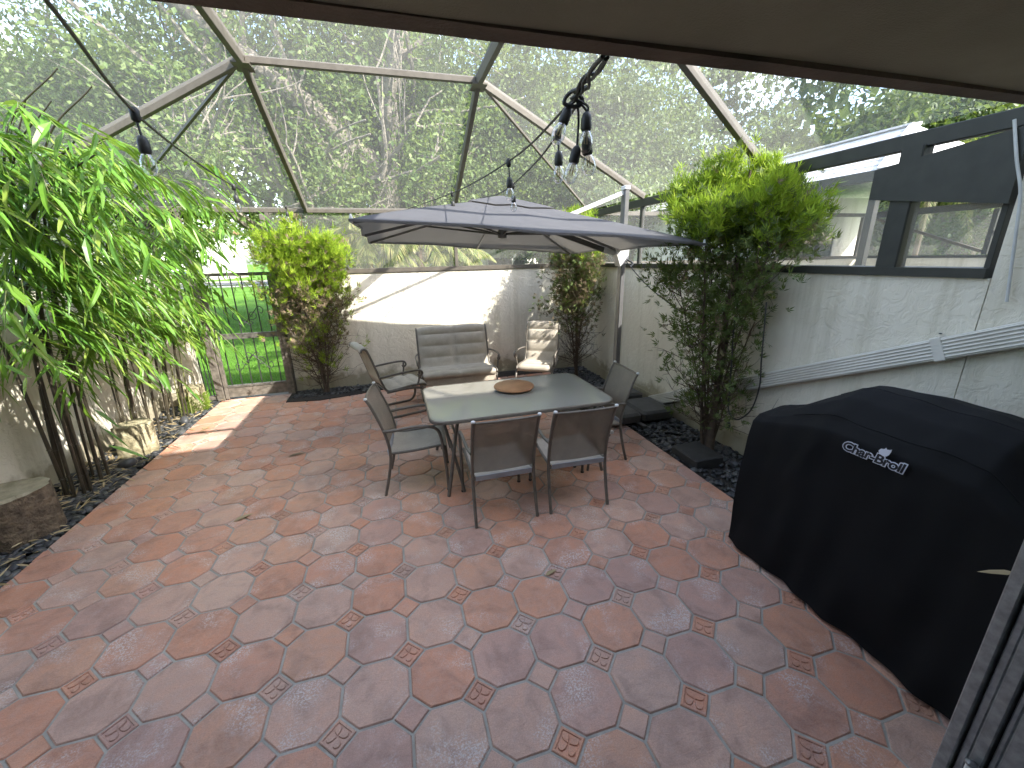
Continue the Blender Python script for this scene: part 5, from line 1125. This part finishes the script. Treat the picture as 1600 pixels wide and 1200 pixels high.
MB().beam((6.97, 4.80, 3.03), (6.97, 12, 3.03), .05, .15).build('fascia', 'shadebronze', nh); MB().beam((7.0, 4.79, 3.03), (11, 4.79, 3.03), .05, .15).build('fascia', 'shadebronze', nh)
MB().box(7.4, 10.6, 7.4, 11.9, -.1, 3.1).build('wall', 'stucco_white', nh); win(nh, 8.0, 9.6, 7.4, 1.2, 2.4)
for x in (7.05, 10.95): MB().bbox(x-.05, x+.05, 4.85, 4.95, -.1, 2.98, .005).build('post', 'shadebronze', nh)
# white buildings beyond the lawn
wb = thing('white_house', 'white house with red-framed windows seen past the bamboo', 'house', (-36, 68, 0))
MB().box(-12, 14, 0, 10, -.1, 6.2).build('wall', 'stucco_white', wb); MB().box(-12.6, 14.6, -.6, 10.6, 6.202, 6.6).build('roof', 'roofred', wb)
for k in range(6):
    win(wb, -10.5+4*k, -8.5+4*k, 0, 1.0, 2.6); win(wb, -10.5+4*k, -8.5+4*k, 0, 3.9, 5.4)
w2 = thing('low_white_building', 'low white building with a red roof beyond the far wall', 'building', (1.5, 24, 0))
MB().box(-3, 10, 0, 6, -.1, 2.55).build('wall', 'stucco_white', w2); MB().add([(-3.4, -.5, 2.56), (10.4, -.5, 2.56), (10.4, 3, 3.7), (-3.4, 3, 3.7), (-3.4, 6.5, 2.56), (10.4, 6.5, 2.56)], [(0, 1, 2, 3), (3, 2, 5, 4), (0, 3, 4), (1, 5, 2), (0, 4, 5, 1)]).build('roof', 'roofred', w2)
for k in range(4): win(w2, -2+3*k, -.6+3*k, 0, 1.0, 2.0)
for k in range(7): MB().bbox(-2.6+2*k, -2.45+2*k, -.4, -.28, -.1, 2.55, .01).build('column', 'trim', w2)
# parked car on the street
def car(label, x, y, rz):
    t = thing('parked_car', label, 'car', (x, y, -.045), R(rz))
    side = [(-2.2, .35), (-2.15, .78), (-1.9, .92), (-1.35, .98), (-.75, 1.42), (.65, 1.45), (1.25, 1.02), (2.0, .88), (2.2, .7), (2.22, .35)]
    mb = MB(); k = len(side); ws = [.82 if z < 1.0 else .66 for _, z in side]
    mb.add([(a, -w_, z) for (a, z), w_ in zip(side, ws)]+[(a, w_, z) for (a, z), w_ in zip(side, ws)], [tuple(range(k)), tuple(range(2*k-1, k-1, -1))]+[(i, k+i, k+(i+1) % k, (i+1) % k) for i in range(k)]); mb.build('body', 'carpaint', t)
    MB().add([(-1.2, -.80, 1.0), (1.1, -.80, 1.02), (.6, -.69, 1.38), (-.7, -.69, 1.36)], [(0, 1, 2, 3)]).build('side_window', 'winglass', t)
    for a in (-1.4, 1.35):
        for s in (-1, 1):
            mbw = MB(); mbw.tube([(a, s*.66, .33), (a, s*.86, .33)], .33, 18); o = mbw.build('wheel', 'tyre', t); MB().tube([(a, s*.861, .33), (a, s*.868, .33)], .2, 14).build('rim', 'chrome', o)
    for s in (-.6, .6): MB().bbox(2.17, 2.24, s-.16, s+.16, .62, .74, .01).build('headlight', 'trim', t)
car('dark car parked on the street beyond the gate', -20.2, 46.9+2.3, 0)
car('dark car parked farther along the street behind the bamboo', -27.5, 49.4, 0)
